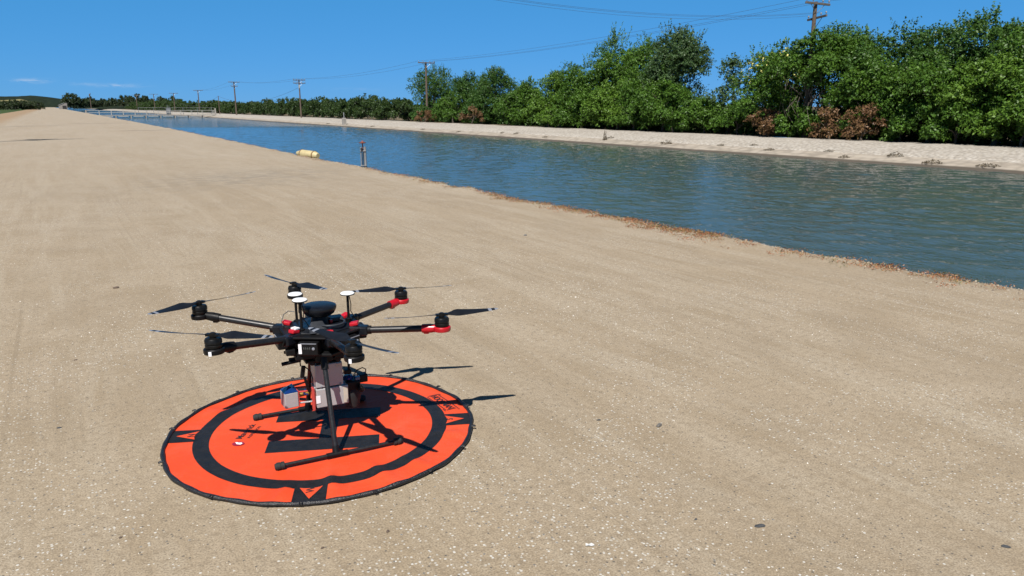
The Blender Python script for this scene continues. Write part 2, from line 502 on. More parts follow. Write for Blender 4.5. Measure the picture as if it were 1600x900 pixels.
def ripples(X, Y):
    """short wind waves: many small wave trains from nearby directions"""
    r_ = np.random.default_rng(12)
    Z = np.zeros_like(X)
    for k in range(54):
        lam = 0.30 * (5.0 ** r_.uniform(0, 1))
        th = rad(228) + r_.normal(0, 0.55)
        kx, ky = math.sin(th) * 2 * PI / lam, math.cos(th) * 2 * PI / lam
        a_ = 0.0025 * lam ** 0.9 * r_.uniform(0.6, 1.3)
        Z += a_ * np.sin(kx * X + ky * Y + r_.uniform(0, 6.28) + 1.6 * fbm(X * 0.12 + k, Y * 0.12, 1))
    gust = 0.6 + 0.75 * fbm(X * 0.11 + 2, Y * 0.045 + 7, 2)
    return Z * gust
wx = np.concatenate([np.arange(6.9, 10, 0.8), np.arange(10, 34.35, 0.105), [34.5, 34.75]])
wy = np.concatenate([[-60, -20, -4], np.arange(0, 62, 0.105), np.arange(62, 112, 0.16), np.geomspace(112, 4000, 50)])
XX, YY = np.meshgrid(wx, wy, indexing='xy')
ZZ = WATER_Z + ripples(XX, YY) * np.clip((111 - YY) / 16, 0, 1) * np.clip((YY + 2) / 2, 0, 1)
me = np_mesh('water', np.stack([XX, YY, ZZ], -1).reshape(-1, 3), grid_faces(len(wy), len(wx)), mats=[M['water']], smooth=True)
tag(link('water', me), 'rippled blue green canal water', kind='structure')

# hills far behind, left
def hill(name, x0, x1, y0, depth, prof, mat_, label, base=-0.3):
    n = 90
    xs = np.linspace(x0, x1, n)
    tops = np.interp(xs, [p[0] for p in prof], [p[1] for p in prof]) + (fbm(xs * 0.05, xs * 0) - .5) * 1.2
    rows = []
    for k, (fy, fz) in enumerate([(0, 0), (0.15, 0.35), (0.35, 0.72), (0.55, 0.95), (0.7, 1.0), (1.0, 0.4)]):
        zz = base + (tops - base) * fz + (fbm(xs * 0.08 + k * 3, xs * 0 + k) - .5) * (0.8 if 0 < fz else 0)
        rows.append(np.stack([xs, np.full(n, y0 + depth * fy), zz], -1))
    me = np_mesh(name, np.concatenate(rows), grid_faces(6, n), mats=[mat_], smooth=True)
    return tag(link(name, me), label, kind='structure')

M['scrub'] = mat('scrub_hill', (0.022, 0.032, 0.018), 0.95, var=0.5, scale=0.12, spec=0.05)
M['hay'] = mat('dry_hay_slope', (0.28, 0.25, 0.12), 0.95, var=0.2, scale=0.05, spec=0.05)
hill('scrub_hill', -420, 130, 1380, 300, [(-420, 22), (-200, 25), (-120, 19), (-65, 18.4), (-43, 18.6), (-22, 20.6), (2, 17.6), (25, 13.4), (52, 8), (90, 3), (130, 0)], M['scrub'], 'dark scrub covered hill on the left horizon')
hill('hay_slope', -130, -5, 880, 110, [(-130, 5), (-80, 8), (-40, 7.6), (-24, 9.2), (-14, 6.6), (-5, 0)], M['hay'], 'pale dry grass slope below the dark hill')
hill('tree_mound', 16, 130, 660, 110, [(16, 1.0), (30, 3.6), (57, 5.2), (75, 4.0), (100, 1.5), (130, 0)], M['scrub'], 'low dark mound under distant trees beyond the walkway')
hill('low_ridge', 60, 900, 1500, 300, [(60, 4), (200, 5), (500, 6), (900, 5)], M['scrub'], 'low dark ridge on the far horizon')


# ------------------------------------------------------------------ trees
GREEN = {
    'mid':   [(0.0, (0.025, 0.061, 0.007)), (0.5, (0.062, 0.139, 0.014)), (1.0, (0.120, 0.224, 0.030))],
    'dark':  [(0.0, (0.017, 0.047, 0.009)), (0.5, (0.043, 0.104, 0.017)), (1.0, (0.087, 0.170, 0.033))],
    'light': [(0.0, (0.040, 0.089, 0.008)), (0.5, (0.095, 0.188, 0.019)), (1.0, (0.159, 0.265, 0.040))],
    'blue':  [(0.0, (0.026, 0.052, 0.020)), (0.5, (0.055, 0.105, 0.035)), (1.0, (0.105, 0.165, 0.062))],
    'orch':  [(0.0, (0.014, 0.030, 0.009)), (0.5, (0.028, 0.056, 0.014)), (1.0, (0.062, 0.102, 0.026))],
    'brown': [(0.0, (0.080, 0.040, 0.020)), (0.5, (0.175, 0.090, 0.045)), (1.0, (0.270, 0.160, 0.080))],
    'far':   [(0.0, (0.012, 0.022, 0.010)), (0.5, (0.026, 0.042, 0.018)), (1.0, (0.050, 0.070, 0.030))],
}
LM = {k: leaf_mat('leaves_' + k, v) for k, v in GREEN.items()}


def leaves(pts, out, size, rng, aspect=0.5, rnd=0.9):
    """quads (leaf shaped rhombs) at pts, facing roughly 'out'"""
    n = len(pts)
    nrm = out + rng.normal(0, rnd, (n, 3)) + np.array([0, 0, 0.35])
    nrm /= np.linalg.norm(nrm, axis=1, keepdims=True) + 1e-9
    a = rng.normal(0, 1, (n, 3)) + np.array([0, 0, -0.4])
    a -= nrm * (a * nrm).sum(1, keepdims=True)
    a /= np.linalg.norm(a, axis=1, keepdims=True) + 1e-9
    b = np.cross(nrm, a)
    s = size * rng.uniform(0.6, 1.35, (n, 1))
    v = np.empty((n, 4, 3))
    v[:, 0] = pts - a * s
    v[:, 1] = pts + b * s * aspect + nrm * s * 0.12
    v[:, 2] = pts + a * s
    v[:, 3] = pts - b * s * aspect + nrm * s * 0.12
    return v.reshape(-1, 3)


def crown_mesh(name, seed, H, R, base, nblob, ntwig, nleaf, size, mat_, top_shoots=6, shape='round', squash=1.0, fill=0.55):
    """foliage as twigs of small leaves spread over many overlapping clumps"""
    rng = np.random.default_rng(seed)
    P, O, T = [], [], []
    cz = (base + H) / 2; hz = (H - base) / 2
    for i in range(nblob):
        u = rng.normal(0, 1, 3); u /= np.linalg.norm(u)
        q = rng.uniform(fill, 0.86) if i > nblob * 0.15 else rng.uniform(0, 0.5)
        if shape == 'spire':
            zf = rng.uniform(-0.95, 0.95)
            rr = R * (0.75 - 0.55 * max(zf, -0.4)) * rng.uniform(0.1, 1.0)
            an = rng.uniform(0, 2 * PI)
            c = np.array([rr * math.cos(an), rr * math.sin(an), cz + zf * hz])
            br = R * rng.uniform(0.32, 0.5)
        else:
            c = np.array([u[0] * R * q, u[1] * R * q * squash, cz + u[2] * hz * q])
            if u[2] < -0.2: c[:2] *= 1.25
            br = min(R, hz) * rng.uniform(0.26, 0.44)
        bt = rng.uniform(0, 1)
        n = int(ntwig * (br / (min(R, hz) * 0.35)) ** 1.3) + 4
        d = rng.normal(0, 1, (n, 3)); d /= np.linalg.norm(d, axis=1, keepdims=True)
        d[:, 2] = np.where(d[:, 2] < -0.5, -d[:, 2], d[:, 2])
        st = c + d * br * rng.uniform(0.45, 1.0, (n, 1))
        dirs = d * 0.8 + rng.normal(0, 0.45, (n, 3)) + np.array([0, 0, 0.2])
        dirs /= np.linalg.norm(dirs, axis=1, keepdims=True)
        L = br * rng.uniform(0.25, 0.7, (n, 1))
        k = np.linspace(0, 1, nleaf)
        pts = st[:, None] + dirs[:, None] * L[:, None] * k[None, :, None] + rng.normal(0, size * 0.55, (n, nleaf, 3))
        pts[:, :, 2] -= (k ** 2)[None] * 0.12 * br
        P.append(pts.reshape(-1, 3))
        O.append(np.repeat(d, nleaf, 0))
        tw = rng.uniform(0, 1, (n, 1))
        T.append((0.30 * bt + 0.34 * tw + 0.36 * rng.uniform(0, 1, (n, nleaf))).ravel())
    for i in range(top_shoots):
        an = rng.uniform(0, 2 * PI); rr = R * rng.uniform(0, 0.75)
        zt = cz + hz * math.sqrt(max(0.05, 1 - (rr / R) ** 2)) * rng.uniform(0.78, 0.95)
        p0 = np.array([rr * math.cos(an), rr * math.sin(an), zt])
        for j in range(3):
            dv = np.array([rng.normal(0, .35), rng.normal(0, .35), 1.0]); dv /= np.linalg.norm(dv)
            L = hz * rng.uniform(0.18, 0.42)
            kk = np.linspace(0, 1, max(8, nleaf * 2))
            pts = p0 + dv * (kk * L)[:, None] + rng.normal(0, size * 0.8, (len(kk), 3)) * (1.25 - kk)[:, None]
            P.append(pts); O.append(rng.normal(0, 1, pts.shape)); T.append(rng.uniform(0.3, 1, len(kk)))
    P = np.concatenate(P); O = np.concatenate(O); T = np.concatenate(T)
    keep = P[:, 2] > 0.03
    P, O, T = P[keep], O[keep], T[keep]
    v = leaves(P, O, size, rng)
    f = np.arange(len(v)).reshape(-1, 4)
    return np_mesh(name, v, f, {'tint': ('FACE', 'FLOAT', T)}, [mat_])


def trunk_mb(seed, H, R, base, r0=0.16, nlimb=7):
    rng = random.Random(seed)
    mb = MB()
    top = H * 0.72
    pts, rs = [], []
    x = y = 0
    for i in range(6):
        k = i / 5
        pts.append((x, y, top * k)); rs.append(r0 * (1 - 0.78 * k))
        x += rng.uniform(-.12, .12); y += rng.uniform(-.12, .12)
    mb.tube(pts, rs, 8)
    for i in range(nlimb):
        k = rng.uniform(0.15, 0.8)
        j = min(4, int(k * 5)); f = k * 5 - j
        p = Vector(pts[j]).lerp(Vector(pts[j + 1]), f)
        a = rng.uniform(0, 2 * PI); L = R * rng.uniform(0.55, 0.85)
        e = p + Vector((math.cos(a) * L, math.sin(a) * L, L * rng.uniform(0.35, 0.9)))
        e.z = min(e.z, H * 0.9)
        m_ = p.lerp(e, 0.5) + Vector((0, 0, 0.1 * L))
        r = r0 * (1 - 0.78 * k) * 0.6
        mb.tube([p, m_, e], [r, r * 0.6, r * 0.2], 6)
    return mb


tree_no = [0]
def tree(kind, x, y, z, H, R, pal, label, cat='tree', base=0.1, nblob=26, ntwig=70, nleaf=10, size=0.085, group=None, shape='round', shoots=7, name='broadleaf_tree', trunk=True, squash=1.0, fill=0.55):
    tree_no[0] += 1
    s = 100 + tree_no[0]
    o = empty(name, (x, y, z), 0, label, cat, group)
    R *= 1.22; nblob = int(nblob * 1.35); base *= 0.75
    if trunk: trunk_mb(s, H, R, base, r0=max(0.05, 0.035 * H)).build('trunk', M['bark'], o, True)
    link('crown', crown_mesh('crown', s, H, R, base, nblob, ntwig, nleaf, size, LM[pal], shoots, shape, squash, fill), o)
    return o

GZ = -0.55
rg = 'trees standing behind the far gravel bank'
# right hand stand, from the leaning pole to the right edge of the view
tree('r', 43.3, 36.2, GZ, 5.9, 2.05, 'mid', 'rounded tree hung with yellow blossom left of the tallest pole', base=0.9, group=rg, name='broadleaf_tree', nblob=30, ntwig=60)
tree('r', 43.6, 33.1, GZ, 6.6, 2.5, 'mid', 'leafy tree wrapped around the tallest pole, pale vines hanging inside', base=4.0, group=rg, nblob=26)
tree('r', 46.0, 32.2, GZ, 6.9, 2.4, 'mid', 'tall tree standing just right of the tallest pole', base=1.4, group=rg)
tree('r', 46.0, 29.0, GZ, 6.8, 2.5, 'dark', 'dark tree with a flat top, second right of the tallest pole', base=1.6, group=rg)
tree('r', 47.0, 26.6, GZ, 6.5, 2.6, 'dark', 'dark tree between the flat topped tree and the tall feathery one', base=1.2, group=rg)
tree('r', 46.0, 24.0, GZ, 6.9, 2.5, 'dark', 'tallest dark feathery tree near the right edge', base=1.2, group=rg, shoots=12)
tree('r', 45.5, 20.7, GZ, 6.2, 2.6, 'mid', 'tree cut by the right edge of the picture', base=0.6, group=rg, nblob=24)
tree('r', 46.5, 16.8, GZ, 6.0, 2.9, 'mid', 'tree beyond the right edge of the stand', base=0.6, group=rg, nblob=24)
tree('r', 43.6, 28.7, GZ, 4.5, 2.5, 'mid', 'bright leafy tree in front, low behind the brown bushes', base=0.15, group=rg)
tree('r', 43.8, 25.0, GZ, 4.7, 2.6, 'mid', 'wide bushy tree in the middle of the right hand stand, front row', base=0.1, group=rg)
tree('r', 43.6, 21.3, GZ, 4.4, 2.6, 'light', 'lighter green bushy tree in the front row near the right edge', base=0.1, group=rg)
tree('r', 43.6, 17.6, GZ, 4.2, 2.6, 'mid', 'front row bushy tree cut by the right edge', base=0.1, group=rg, nblob=22)
# middle stand
tree('m', 46.2, 96.7, GZ, 7.2, 2.8, 'dark', 'dark open tree beside the second pole, left end of the stand', base=0.8, group=rg, shoots=9)
tree('m', 46.0, 86.6, GZ, 5.9, 2.2, 'dark', 'small dark tree between the second pole and the dome shaped tree', base=0.4, group=rg, nblob=20)
tree('m', 45.2, 78.4, GZ, 6.1, 2.4, 'dark', 'dome shaped dark tree right of the second pole', base=0.4, group=rg)
tree('m', 45.0, 70.2, GZ, 4.8, 1.9, 'mid', 'narrow low tree in the dip of the treetops', base=0.2, group=rg, nblob=20)
tree('m', 44.2, 63.0, GZ, 5.2, 2.4, 'light', 'yellowish green spreading tree sloping up toward the tall clump', base=0.1, group=rg, shoots=10)
tree('m', 45.0, 60.0, GZ, 6.2, 2.4, 'mid', 'tree leaning against the left of the tall clump', base=0.3, group=rg)
tree('m', 46.2, 57.3, GZ, 8.5, 2.3, 'mid', 'tall tree, left peak of the tall clump', base=0.8, group=rg, shoots=12)
tree('m', 47.0, 53.6, GZ, 7.6, 2.4, 'mid', 'tree in the saddle between the two tall peaks', base=0.8, group=rg, shoots=10)
tree('m', 46.2, 48.6, GZ, 8.4, 2.15, 'blue', 'tallest rounded tree, right peak of the tall clump', base=1.4, group=rg, shoots=10, nblob=32)
tree('m', 45.0, 50.6, GZ, 5.5, 2.4, 'mid', 'mid height tree in front of the tall rounded peak', base=0.2, group=rg)
tree('m', 43.9, 53.6, GZ, 4.4, 2.7, 'light', 'light green bushy tree at the foot of the left tall peak', base=0.1, group=rg)
tree('m', 43.8, 47.6, GZ, 4.1, 2.3, 'mid', 'bushy tree at the foot of the right tall peak', base=0.1, group=rg)
tree('m', 45.2, 41.7, GZ, 5.3, 1.25, 'blue', 'slender upright pale tree standing alone in the gap', base=0.3, nblob=24, ntwig=15, shape='spire', group=rg, size=0.085, shoots=5)
tree('m', 44.2, 43.2, GZ, 2.5, 1.25, 'mid', 'low bush left of the slender pale tree', cat='bush', group=rg, nblob=16, name='leafy_bush')
tree('m', 44.2, 39.8, GZ, 2.3, 1.4, 'mid', 'low bush right of the slender pale tree', cat='bush', group=rg, nblob=16, name='leafy_bush')
tree('m', 43.2, 33.3, GZ, 2.2, 1.4, 'mid', 'low green bush at the foot of the tallest pole', cat='bush', group=rg, nblob=14, name='leafy_bush')
tree('m', 43.6, 93.4, GZ, 2.5, 1.9, 'dark', 'low dark bush left of the second pole', cat='bush', group=rg, nblob=14, name='leafy_bush')
tree('m', 43.6, 86.0, GZ, 3.6, 2.2, 'mid', 'bush in front of the small dark tree right of the second pole', cat='bush', group=rg, nblob=18, name='leafy_bush')
tree('m', 43.6, 78.4, GZ, 2.9, 2.1, 'dark', 'dark bush under the dome shaped tree', cat='bush', group=rg, nblob=16, name='leafy_bush')
tree('m', 43.6, 70.5, GZ, 3.4, 2.3, 'mid', 'rounded bush under the dip of the treetops', cat='bush', group=rg, nblob=18, name='leafy_bush')
tree('m', 43.4, 64.2, GZ, 3.0, 2.1, 'light', 'bright bush at the foot of the yellowish spreading tree', cat='bush', group=rg, nblob=16, name='leafy_bush')
tree('m', 43.4, 58.4, GZ, 3.4, 2.3, 'mid', 'green bush filling the foot of the left tall peak', cat='bush', group=rg, nblob=18, name='leafy_bush')
for (x, y, H, R, pal, lab) in ((42.9, 26.2, 2.3, 1.5, 'mid', 'low leafy bush at the foot of the wide bushy tree'), (42.8, 22.9, 2.5, 1.6, 'mid', 'low leafy bush left of the lighter green bushy tree'),
                               (42.9, 19.6, 2.3, 1.6, 'light', 'low pale bush at the right edge on the gravel'), (42.9, 50.2, 2.4, 1.6, 'mid', 'low bush between the two peaks at the gravel edge'),
                               (42.8, 45.2, 2.0, 1.5, 'mid', 'low bush right of the tall rounded peak at the gravel edge'), (42.8, 61.6, 2.2, 1.6, 'light', 'low pale bush left of the tall clump at the gravel edge')):
    tree('m', x, y, GZ, H, R, pal, lab, cat='bush', group=rg, nblob=15, name='leafy_bush', base=0.02)
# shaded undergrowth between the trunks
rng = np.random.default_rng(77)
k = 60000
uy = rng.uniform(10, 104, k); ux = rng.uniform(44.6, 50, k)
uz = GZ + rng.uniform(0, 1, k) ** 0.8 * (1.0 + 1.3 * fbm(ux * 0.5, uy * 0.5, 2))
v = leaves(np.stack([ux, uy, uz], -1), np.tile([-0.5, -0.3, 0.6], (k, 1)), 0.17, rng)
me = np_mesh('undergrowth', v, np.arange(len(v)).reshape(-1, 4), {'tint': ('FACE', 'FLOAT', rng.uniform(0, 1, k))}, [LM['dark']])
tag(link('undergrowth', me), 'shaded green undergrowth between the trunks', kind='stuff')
# withered brown bushes along the gravel
bg_ = 'withered brown bushes along the far bank'
for (x, y, H, R, lab) in ((41.8, 77.6, 1.9, 1.25, 'withered brown bush below the dome shaped tree'), (41.8, 90.2, 1.4, 1.3, 'withered brown bush near the second pole'),
                          (41.7, 35.2, 1.8, 1.05, 'withered brown bush left of the tallest pole'), (41.7, 30.1, 1.8, 1.2, 'wide withered brown bush just right of the tallest pole'),
                          (41.7, 27.9, 2.0, 1.0, 'withered brown bush at the right end of the brown patch')):
    tree('b', x, y, -0.52, H, R, 'brown', lab, cat='bush', base=0.05, nblob=12, ntwig=26, nleaf=6, size=0.075, group=bg_, name='withered_bush', shoots=7)

# yellow blossom and dead vines on the tree by the tall pole
def blossom(parent, seed, c, R, n):
    rng = np.random.default_rng(seed)
    d = rng.normal(0, 1, (n, 3)); d /= np.linalg.norm(d, axis=1, keepdims=True)
    d[:, 0] = -np.abs(d[:, 0]); d[:, 2] = np.abs(d[:, 2]) * 0.9
    p = np.array(c) + d * np.array(R)
    pts = np.repeat(p, 5, 0) + rng.normal(0, 0.045, (n * 5, 3))
    v = leaves(pts, np.repeat(d, 5, 0), 0.055, rng, 0.8)
    me = np_mesh('blossom', v, np.arange(len(v)).reshape(-1, 4), mats=[M['blossom']])
    return tag(link('blossom', me, parent), kind='stuff')
M['blossom'] = mat('yellow_blossom', (0.62, 0.58, 0.16), 0.7, var=0.15, k=0.7)
ts = [o for o in COL.objects if o.name.startswith('broadleaf_tree')]
blossom(ts[0], 5, (0.0, -0.3, 3.6), (2.55, 2.55, 2.3), 42)
blossom(ts[1], 6, (0.0, -0.3, 4.7), (3.0, 2.9, 1.8), 9)
vm = MB(); rr = random.Random(4)
for k in range(46):
    a = rr.uniform(-1.6, 1.6); x0 = rr.uniform(-1.6, -0.2); z0 = rr.uniform(2.2, 4.8)
    vm.tube([(x0, a, z0), (x0 - rr.uniform(-.2, .3), a + rr.uniform(-.3, .3), z0 - 0.6), (x0 + rr.uniform(-.3, .3), a + rr.uniform(-.5, .5), z0 - rr.uniform(1.0, 2.0))], [0.014, 0.012, 0.006], 3, False)
M['vine'] = mat('dead_vine', (0.20, 0.165, 0.13), 0.9, var=0.3)
vm.build('dead_vines', M['vine'], ts[1], kind='stuff')

# the long row of orchard trees
og = 'orchard trees in the long low row'
protos = []
for k in range(5):
    o = empty('orchard_tree', (0, 0, 0), 0, 'dark green orchard tree in the long low row behind the far bank', 'tree', og)
    trunk_mb(900 + k, 2.5, 1.7, 0.2, 0.07, 5).build('trunk', M['bark'], o, True)
    link('crown', crown_mesh('crown', 300 + k, 2.75 + 0.12 * k, 2.15, 0.05, 20, 34, 6, 0.13, LM['orch'], 8), o)
    protos.append(o)
rr = random.Random(11)
yv, i, used = 101.5, 0, set()
spots = []
while yv < 520:
    spots.append((rr.uniform(43.4, 44.6), yv, rr.uniform(0.88, 1.2)))
    yv += (3.4 if yv < 200 else 5.2 if yv < 320 else 8.0) * rr.uniform(0.85, 1.15)
for (x, y, s) in spots:
    k = i % 5
    o = protos[k] if k not in used else copy_tree(protos[k])
    used.add(k)
    sc = s * (1.0 if y < 200 else 1.25 if y < 320 else 1.6)
    o.location = (x, y, GZ); o.rotation_euler = (0, 0, rr.uniform(0, 6.28)); o.scale = (sc, sc, s * (1 if y < 320 else 1.25))
    i += 1

# distant trees, left and beyond the walkway
fp = []
for k in range(4):
    o = empty('distant_tree', (0, 0, 0), 0, 'x', 'tree')
    trunk_mb(700 + k, 1.0, 0.4, 0.1, 0.03, 4).build('trunk', M['bark'], o, True)
    H_, R_, sh_ = ((1.0, 0.50, 'round'), (1.0, 0.36, 'round'), (1.0, 0.22, 'spire'), (0.9, 0.62, 'round'))[k]
    link('crown', crown_mesh('crown', 500 + k, H_, R_, 0.03, 16, 16, 5, 0.055, LM['far'], 5, sh_), o)
    fp.append(o)
fused = set()
def far_tree(k, x, y, z, s, label, group):
    o = fp[k] if k not in fused else copy_tree(fp[k])
    fused.add(k)
    o.location = (x, y, z); o.scale = (s, s, s); o.rotation_euler = (0, 0, rr.uniform(0, 6.28))
    tag(o, label, 'tree', group)
for (k, x, s) in ((0, 10.8, 8.2), (0, 13.4, 8.0), (3, 16.2, 6.4), (3, 9.2, 5.6), (1, 18.4, 5.4)):
    far_tree(k, x, 520, 0.2, s, 'dark tree in the distant clump right of the small shed', 'distant clump beside the shed')
for n in range(38):
    x = 25 + n * 1.6 + rr.uniform(-.8, .8); yq = rr.uniform(610, 690)
    k = rr.choice((0, 1, 2, 3, 3, 0))
    far_tree(k, x, yq, 0.3 + 1.6 * max(0, 1 - abs(x - 55) / 30), rr.uniform(4.4, 8.6), 'dark tree in the distant wooded mound beyond the walkway', 'distant trees on the mound')
for n in range(25):
    far_tree(rr.choice((0, 3)), -27 + n * 1.0 + rr.uniform(-.4, .4), 420 + rr.uniform(-12, 12), -0.1, rr.uniform(3.3, 4.6), 'dark round tree in the distant row left of the road', 'distant row left of the road')
# ------------------------------------------------------------------ utility poles and wires
def utility_pole(x, y, z0, ztop, label, arms=((0.0, 2.3, 0.0),), r=0.15, cat='utility pole', name='utility_pole', band=None, cans=0, lean=(0, 0)):
    """arms: (metres below the top, length, heading from the X axis in degrees)"""
    o = empty(name, (x, y, z0), 0, label, cat, 'wooden poles along the canal')
    H = ztop - z0
    top = Vector((lean[0], lean[1], H))
    mb = MB().tube([(0, 0, -0.2), tuple(top * 0.5), tuple(top)], [r, r * 0.85, r * 0.68], 12)
    mb.build('pole', M['wood'], o, True)
    for (d, L, hd) in arms:
        c = Vector((lean[0], lean[1], H - d - 0.12))
        R = Matrix.Rotation(rad(hd), 3, 'Z')
        n = R @ Vector((0, -1, 0))
        c2 = c + n * (r * 0.68 + 0.06)
        a = MB().box(c2, (L, 0.10, 0.13), R).build('crossarm', M['grey_wood'], o, bevel=0.01)
        for s in (-0.46, -0.2, 0.2, 0.46):
            p = c2 + R @ Vector((s * L, 0, 0.065))
            MB().lathe([(0.018, 0), (0.02, 0.07), (0.055, 0.09), (0.05, 0.12), (0.06, 0.14), (0.035, 0.19), (0.02, 0.2)], p, 10).build('insulator', M['porcelain'], a, True)
        for s in (-1, 1):
            MB().tube([c + R @ Vector((0, 0, -0.6)) + n * r * 0.7, c2 + R @ Vector((s * L * 0.28, 0, -0.05))], 0.018, 6).build('brace', M['galv'], a)
    if band:
        k = (H - band[0]) / H
        MB().lathe([(r * (1 - .32 * k) + 0.012, -band[1] / 2), (r * (1 - .32 * k) + 0.012, band[1] / 2)], tuple(top * k), 12).build('white_band', M['white_paint'], o, True)
    for k in range(cans):
        a = rad(120 * k + 30)
        MB().lathe([(0.16, 0), (0.19, 0.03), (0.19, 0.62), (0.16, 0.68), (0.05, 0.74)], (0.34 * math.cos(a), 0.34 * math.sin(a), H - 1.7), 14).build('transformer', M['galv'], o, True)
    return o

P1 = utility_pole(43.2, 33.15, -0.55, 8.08, 'tallest weathered pole with two crossarms rising out of the trees at right', ((0.0, 2.4, 0), (0.85, 2.7, 62)), 0.17, lean=(-0.02, 0.0))
P2 = utility_pole(43.2, 92.7, -0.55, 7.2, 'brown pole with one crossarm in front of the dark open tree', ((0.0, 2.4, 0),), 0.16)
P3 = utility_pole(39.3, 138.5, -0.55, 6.25, 'pole with two short crossarms and a white band, over the orchard row', ((0.0, 2.2, 0), (0.55, 2.2, 0)), 0.15, band=(1.15, 0.75))
P4 = utility_pole(39.0, 193.0, -0.55, 7.3, 'dark pole left of the white banded one, tallest above the orchard row', ((0.0, 2.6, 0), (0.95, 1.6, 0)), 0.19)
P5 = utility_pole(38.6, 212.0, -0.55, 4.2, 'thin bare stub pole without crossarm at the right end of the walkway', (), 0.12)
P6 = utility_pole(41.0, 258.0, -0.5, 6.5, 'pole above the right half of the walkway', ((0.0, 2.8, 0),), 0.18)
P7 = utility_pole(41.0, 313.0, -0.5, 6.4, 'pole above the grey cabinet on the walkway', ((0.0, 3.2, 0),), 0.19)
P8 = utility_pole(41.0, 376.0, -0.5, 6.9, 'pole above the left half of the walkway', ((0.0, 3.8, 0),), 0.2)
P9 = utility_pole(41.0, 455.0, -0.5, 7.5, 'farthest pole, small above the wooded mound', ((0.0, 4.0, 0),), 0.22)
# two poles just outside the frame on the left: their shadows cross the road
L1 = utility_pole(-5.5, 36.4, -0.1, 11.3, 'pole left of the frame whose shadow lies on the road', ((0.0, 2.4, 0), (0.9, 2.4, 0)), 0.16, cans=3)
L2 = utility_pole(-5.2, 67.0, -0.1, 12.6, 'second pole left of the frame whose thin shadow crosses the road', ((0.0, 2.4, 0),), 0.16)

def wire(a, b, sag, label, r=0.011, group='overhead wires', n=22):
    a, b = Vector(a), Vector(b)
    pts = []
    for i in range(n + 1):
        k = i / n
        p = a.lerp(b, k); p.z -= 4 * sag * k * (1 - k)
        pts.append(p)
    o = MB().tube(pts, r, 4, False).build('overhead_wire', M['wire'], None, True)
    return tag(o, label, 'wire', group)

for s, nm in ((-1.1, 'left'), (0.48, 'middle'), (1.1, 'right')):
    wire((43.2 + s, 33.0, 8.2), (43.2 + s, 92.5, 7.3), 0.55, f'{nm} of the three wires between the tallest pole and the single crossarm pole', 0.008)
    wire((43.2 + s, 33.0, 8.2), (44 + s, -22, 8.5), 0.55, f'{nm} of the three wires running from the tallest pole out of the right edge', 0.008)
for s, nm in ((-1.1, 'left'), (1.1, 'right')):
    wire((43.2 + s, 92.5, 7.3), (39.3 + s, 138.3, 6.35), 0.6, f'{nm} of two wires from the single crossarm pole to the white banded pole', 0.010)
    wire((39.3 + s, 138.3, 6.3), (39.0 + s, 192.8, 7.35), 0.5, f'{nm} of two wires from the white banded pole to the dark pole', 0.011)
    wire((39.0 + s, 192.8, 7.3), (41.0 + s, 257.8, 6.5), 0.7, f'{nm} of two wires from the dark pole toward the walkway poles', 0.013)
wire((39.3, 138.3, 4.9), (38.6, 212.0, 4.1), 2.0, 'lowest sagging wire between the white banded pole and the bare stub pole', 0.02)
wire((38.6, 212.0, 4.1), (41.0, 313.0, 3.9), 2.3, 'low sagging wire left of the bare stub pole', 0.024)
for s, nm in ((-1.1, 'lower'), (-0.5, 'middle'), (0.9, 'upper')):
    wire((43.2 + s * 0.47, 33.15 + s * 0.88, 7.33), (-5.5 + s * 0.5, 36.4 + s * 0.3, 11.2), 2.3, f'{nm} of the three wires crossing the canal from the tallest pole', 0.006)

# ------------------------------------------------------------------ walkway across the canal
BY = 207.0
br = empty('walkway_bridge', (7.4, BY, -0.7), 0, 'low pale walkway with railings crossing the canal far away', 'footbridge')
BL = 29.2
MB().box((BL / 2, 0, 0.10), (BL, 1.6, 0.18)).build('deck', M['concrete'], br, bevel=0.02)
for i in range(8):
    x = 3.0 + i * 3.3
    MB().box((x, 0, -0.62), (0.26, 1.7, 1.15)).build('pier', M['concrete'], br, bevel=0.03)
for i in range(7):
    MB().box((4.6 + i * 3.3, -0.83, -0.14), (2.2, 0.12, 0.16)).build('edge_beam', M['white_paint'], br)
for side in (-0.72, 0.72):
    for i in range(12):
        MB().tube([(0.3 + i * 2.58, side, 0.2), (0.3 + i * 2.58, side, 1.25)], 0.045, 8).build('railing_post', M['white_paint'], br)
    for z in (0.72, 1.22):
        MB().tube([(0.2, side, z + 0.003), (BL, side, z + 0.003)], 0.042, 8).build('railing', M['white_paint'], br)
for i in range(6):
    x = 11.5 + i * 3.4
    MB().tube([(x, 0.9, 0.2), (x, 0.9, 1.95)], 0.05, 8).build('fence_post', M['galv'], br)
MB().tube([(11.4, 0.9, 1.9), (BL, 0.9, 1.9)], 0.03, 6).build('fence_rail', M['galv'], br)
mw = MB()
for i in range(36): mw.tube([(11.5 + i * .48, 0.9, 0.25), (11.5 + i * .48, 0.9, 1.88)], 0.008, 3, False)
mw.build('fence_wires', M['galv'], br, kind='stuff')
MB().box((BL - 0.1, -0.75, 0.55), (0.32, 0.32, 2.4)).build('end_post', M['concrete'], br, bevel=0.02)
MB().box((0.1, -0.75, 0.35), (0.30, 0.30, 2.0)).build('end_post', M['concrete'], br, bevel=0.02)
cb = MB().box((18.2, 0.1, 1.0), (1.0, 0.7, 1.55)).build('control_cabinet', M['galv'], br, bevel=0.03)
MB().box((18.2, -0.262, 1.0), (0.8, 0.03, 1.25)).build('cabinet_door', M['pipe_grey'], cb)
MB().tube([(18.0, 0.1, 1.7), (18.0, 0.1, 2.6)], 0.05, 8).build('conduit', M['galv'], br)
MB().tube([(18.4, 0.1, 1.7), (18.4, 0.1, 2.4)], 0.04, 8).build('conduit', M['galv'], br)
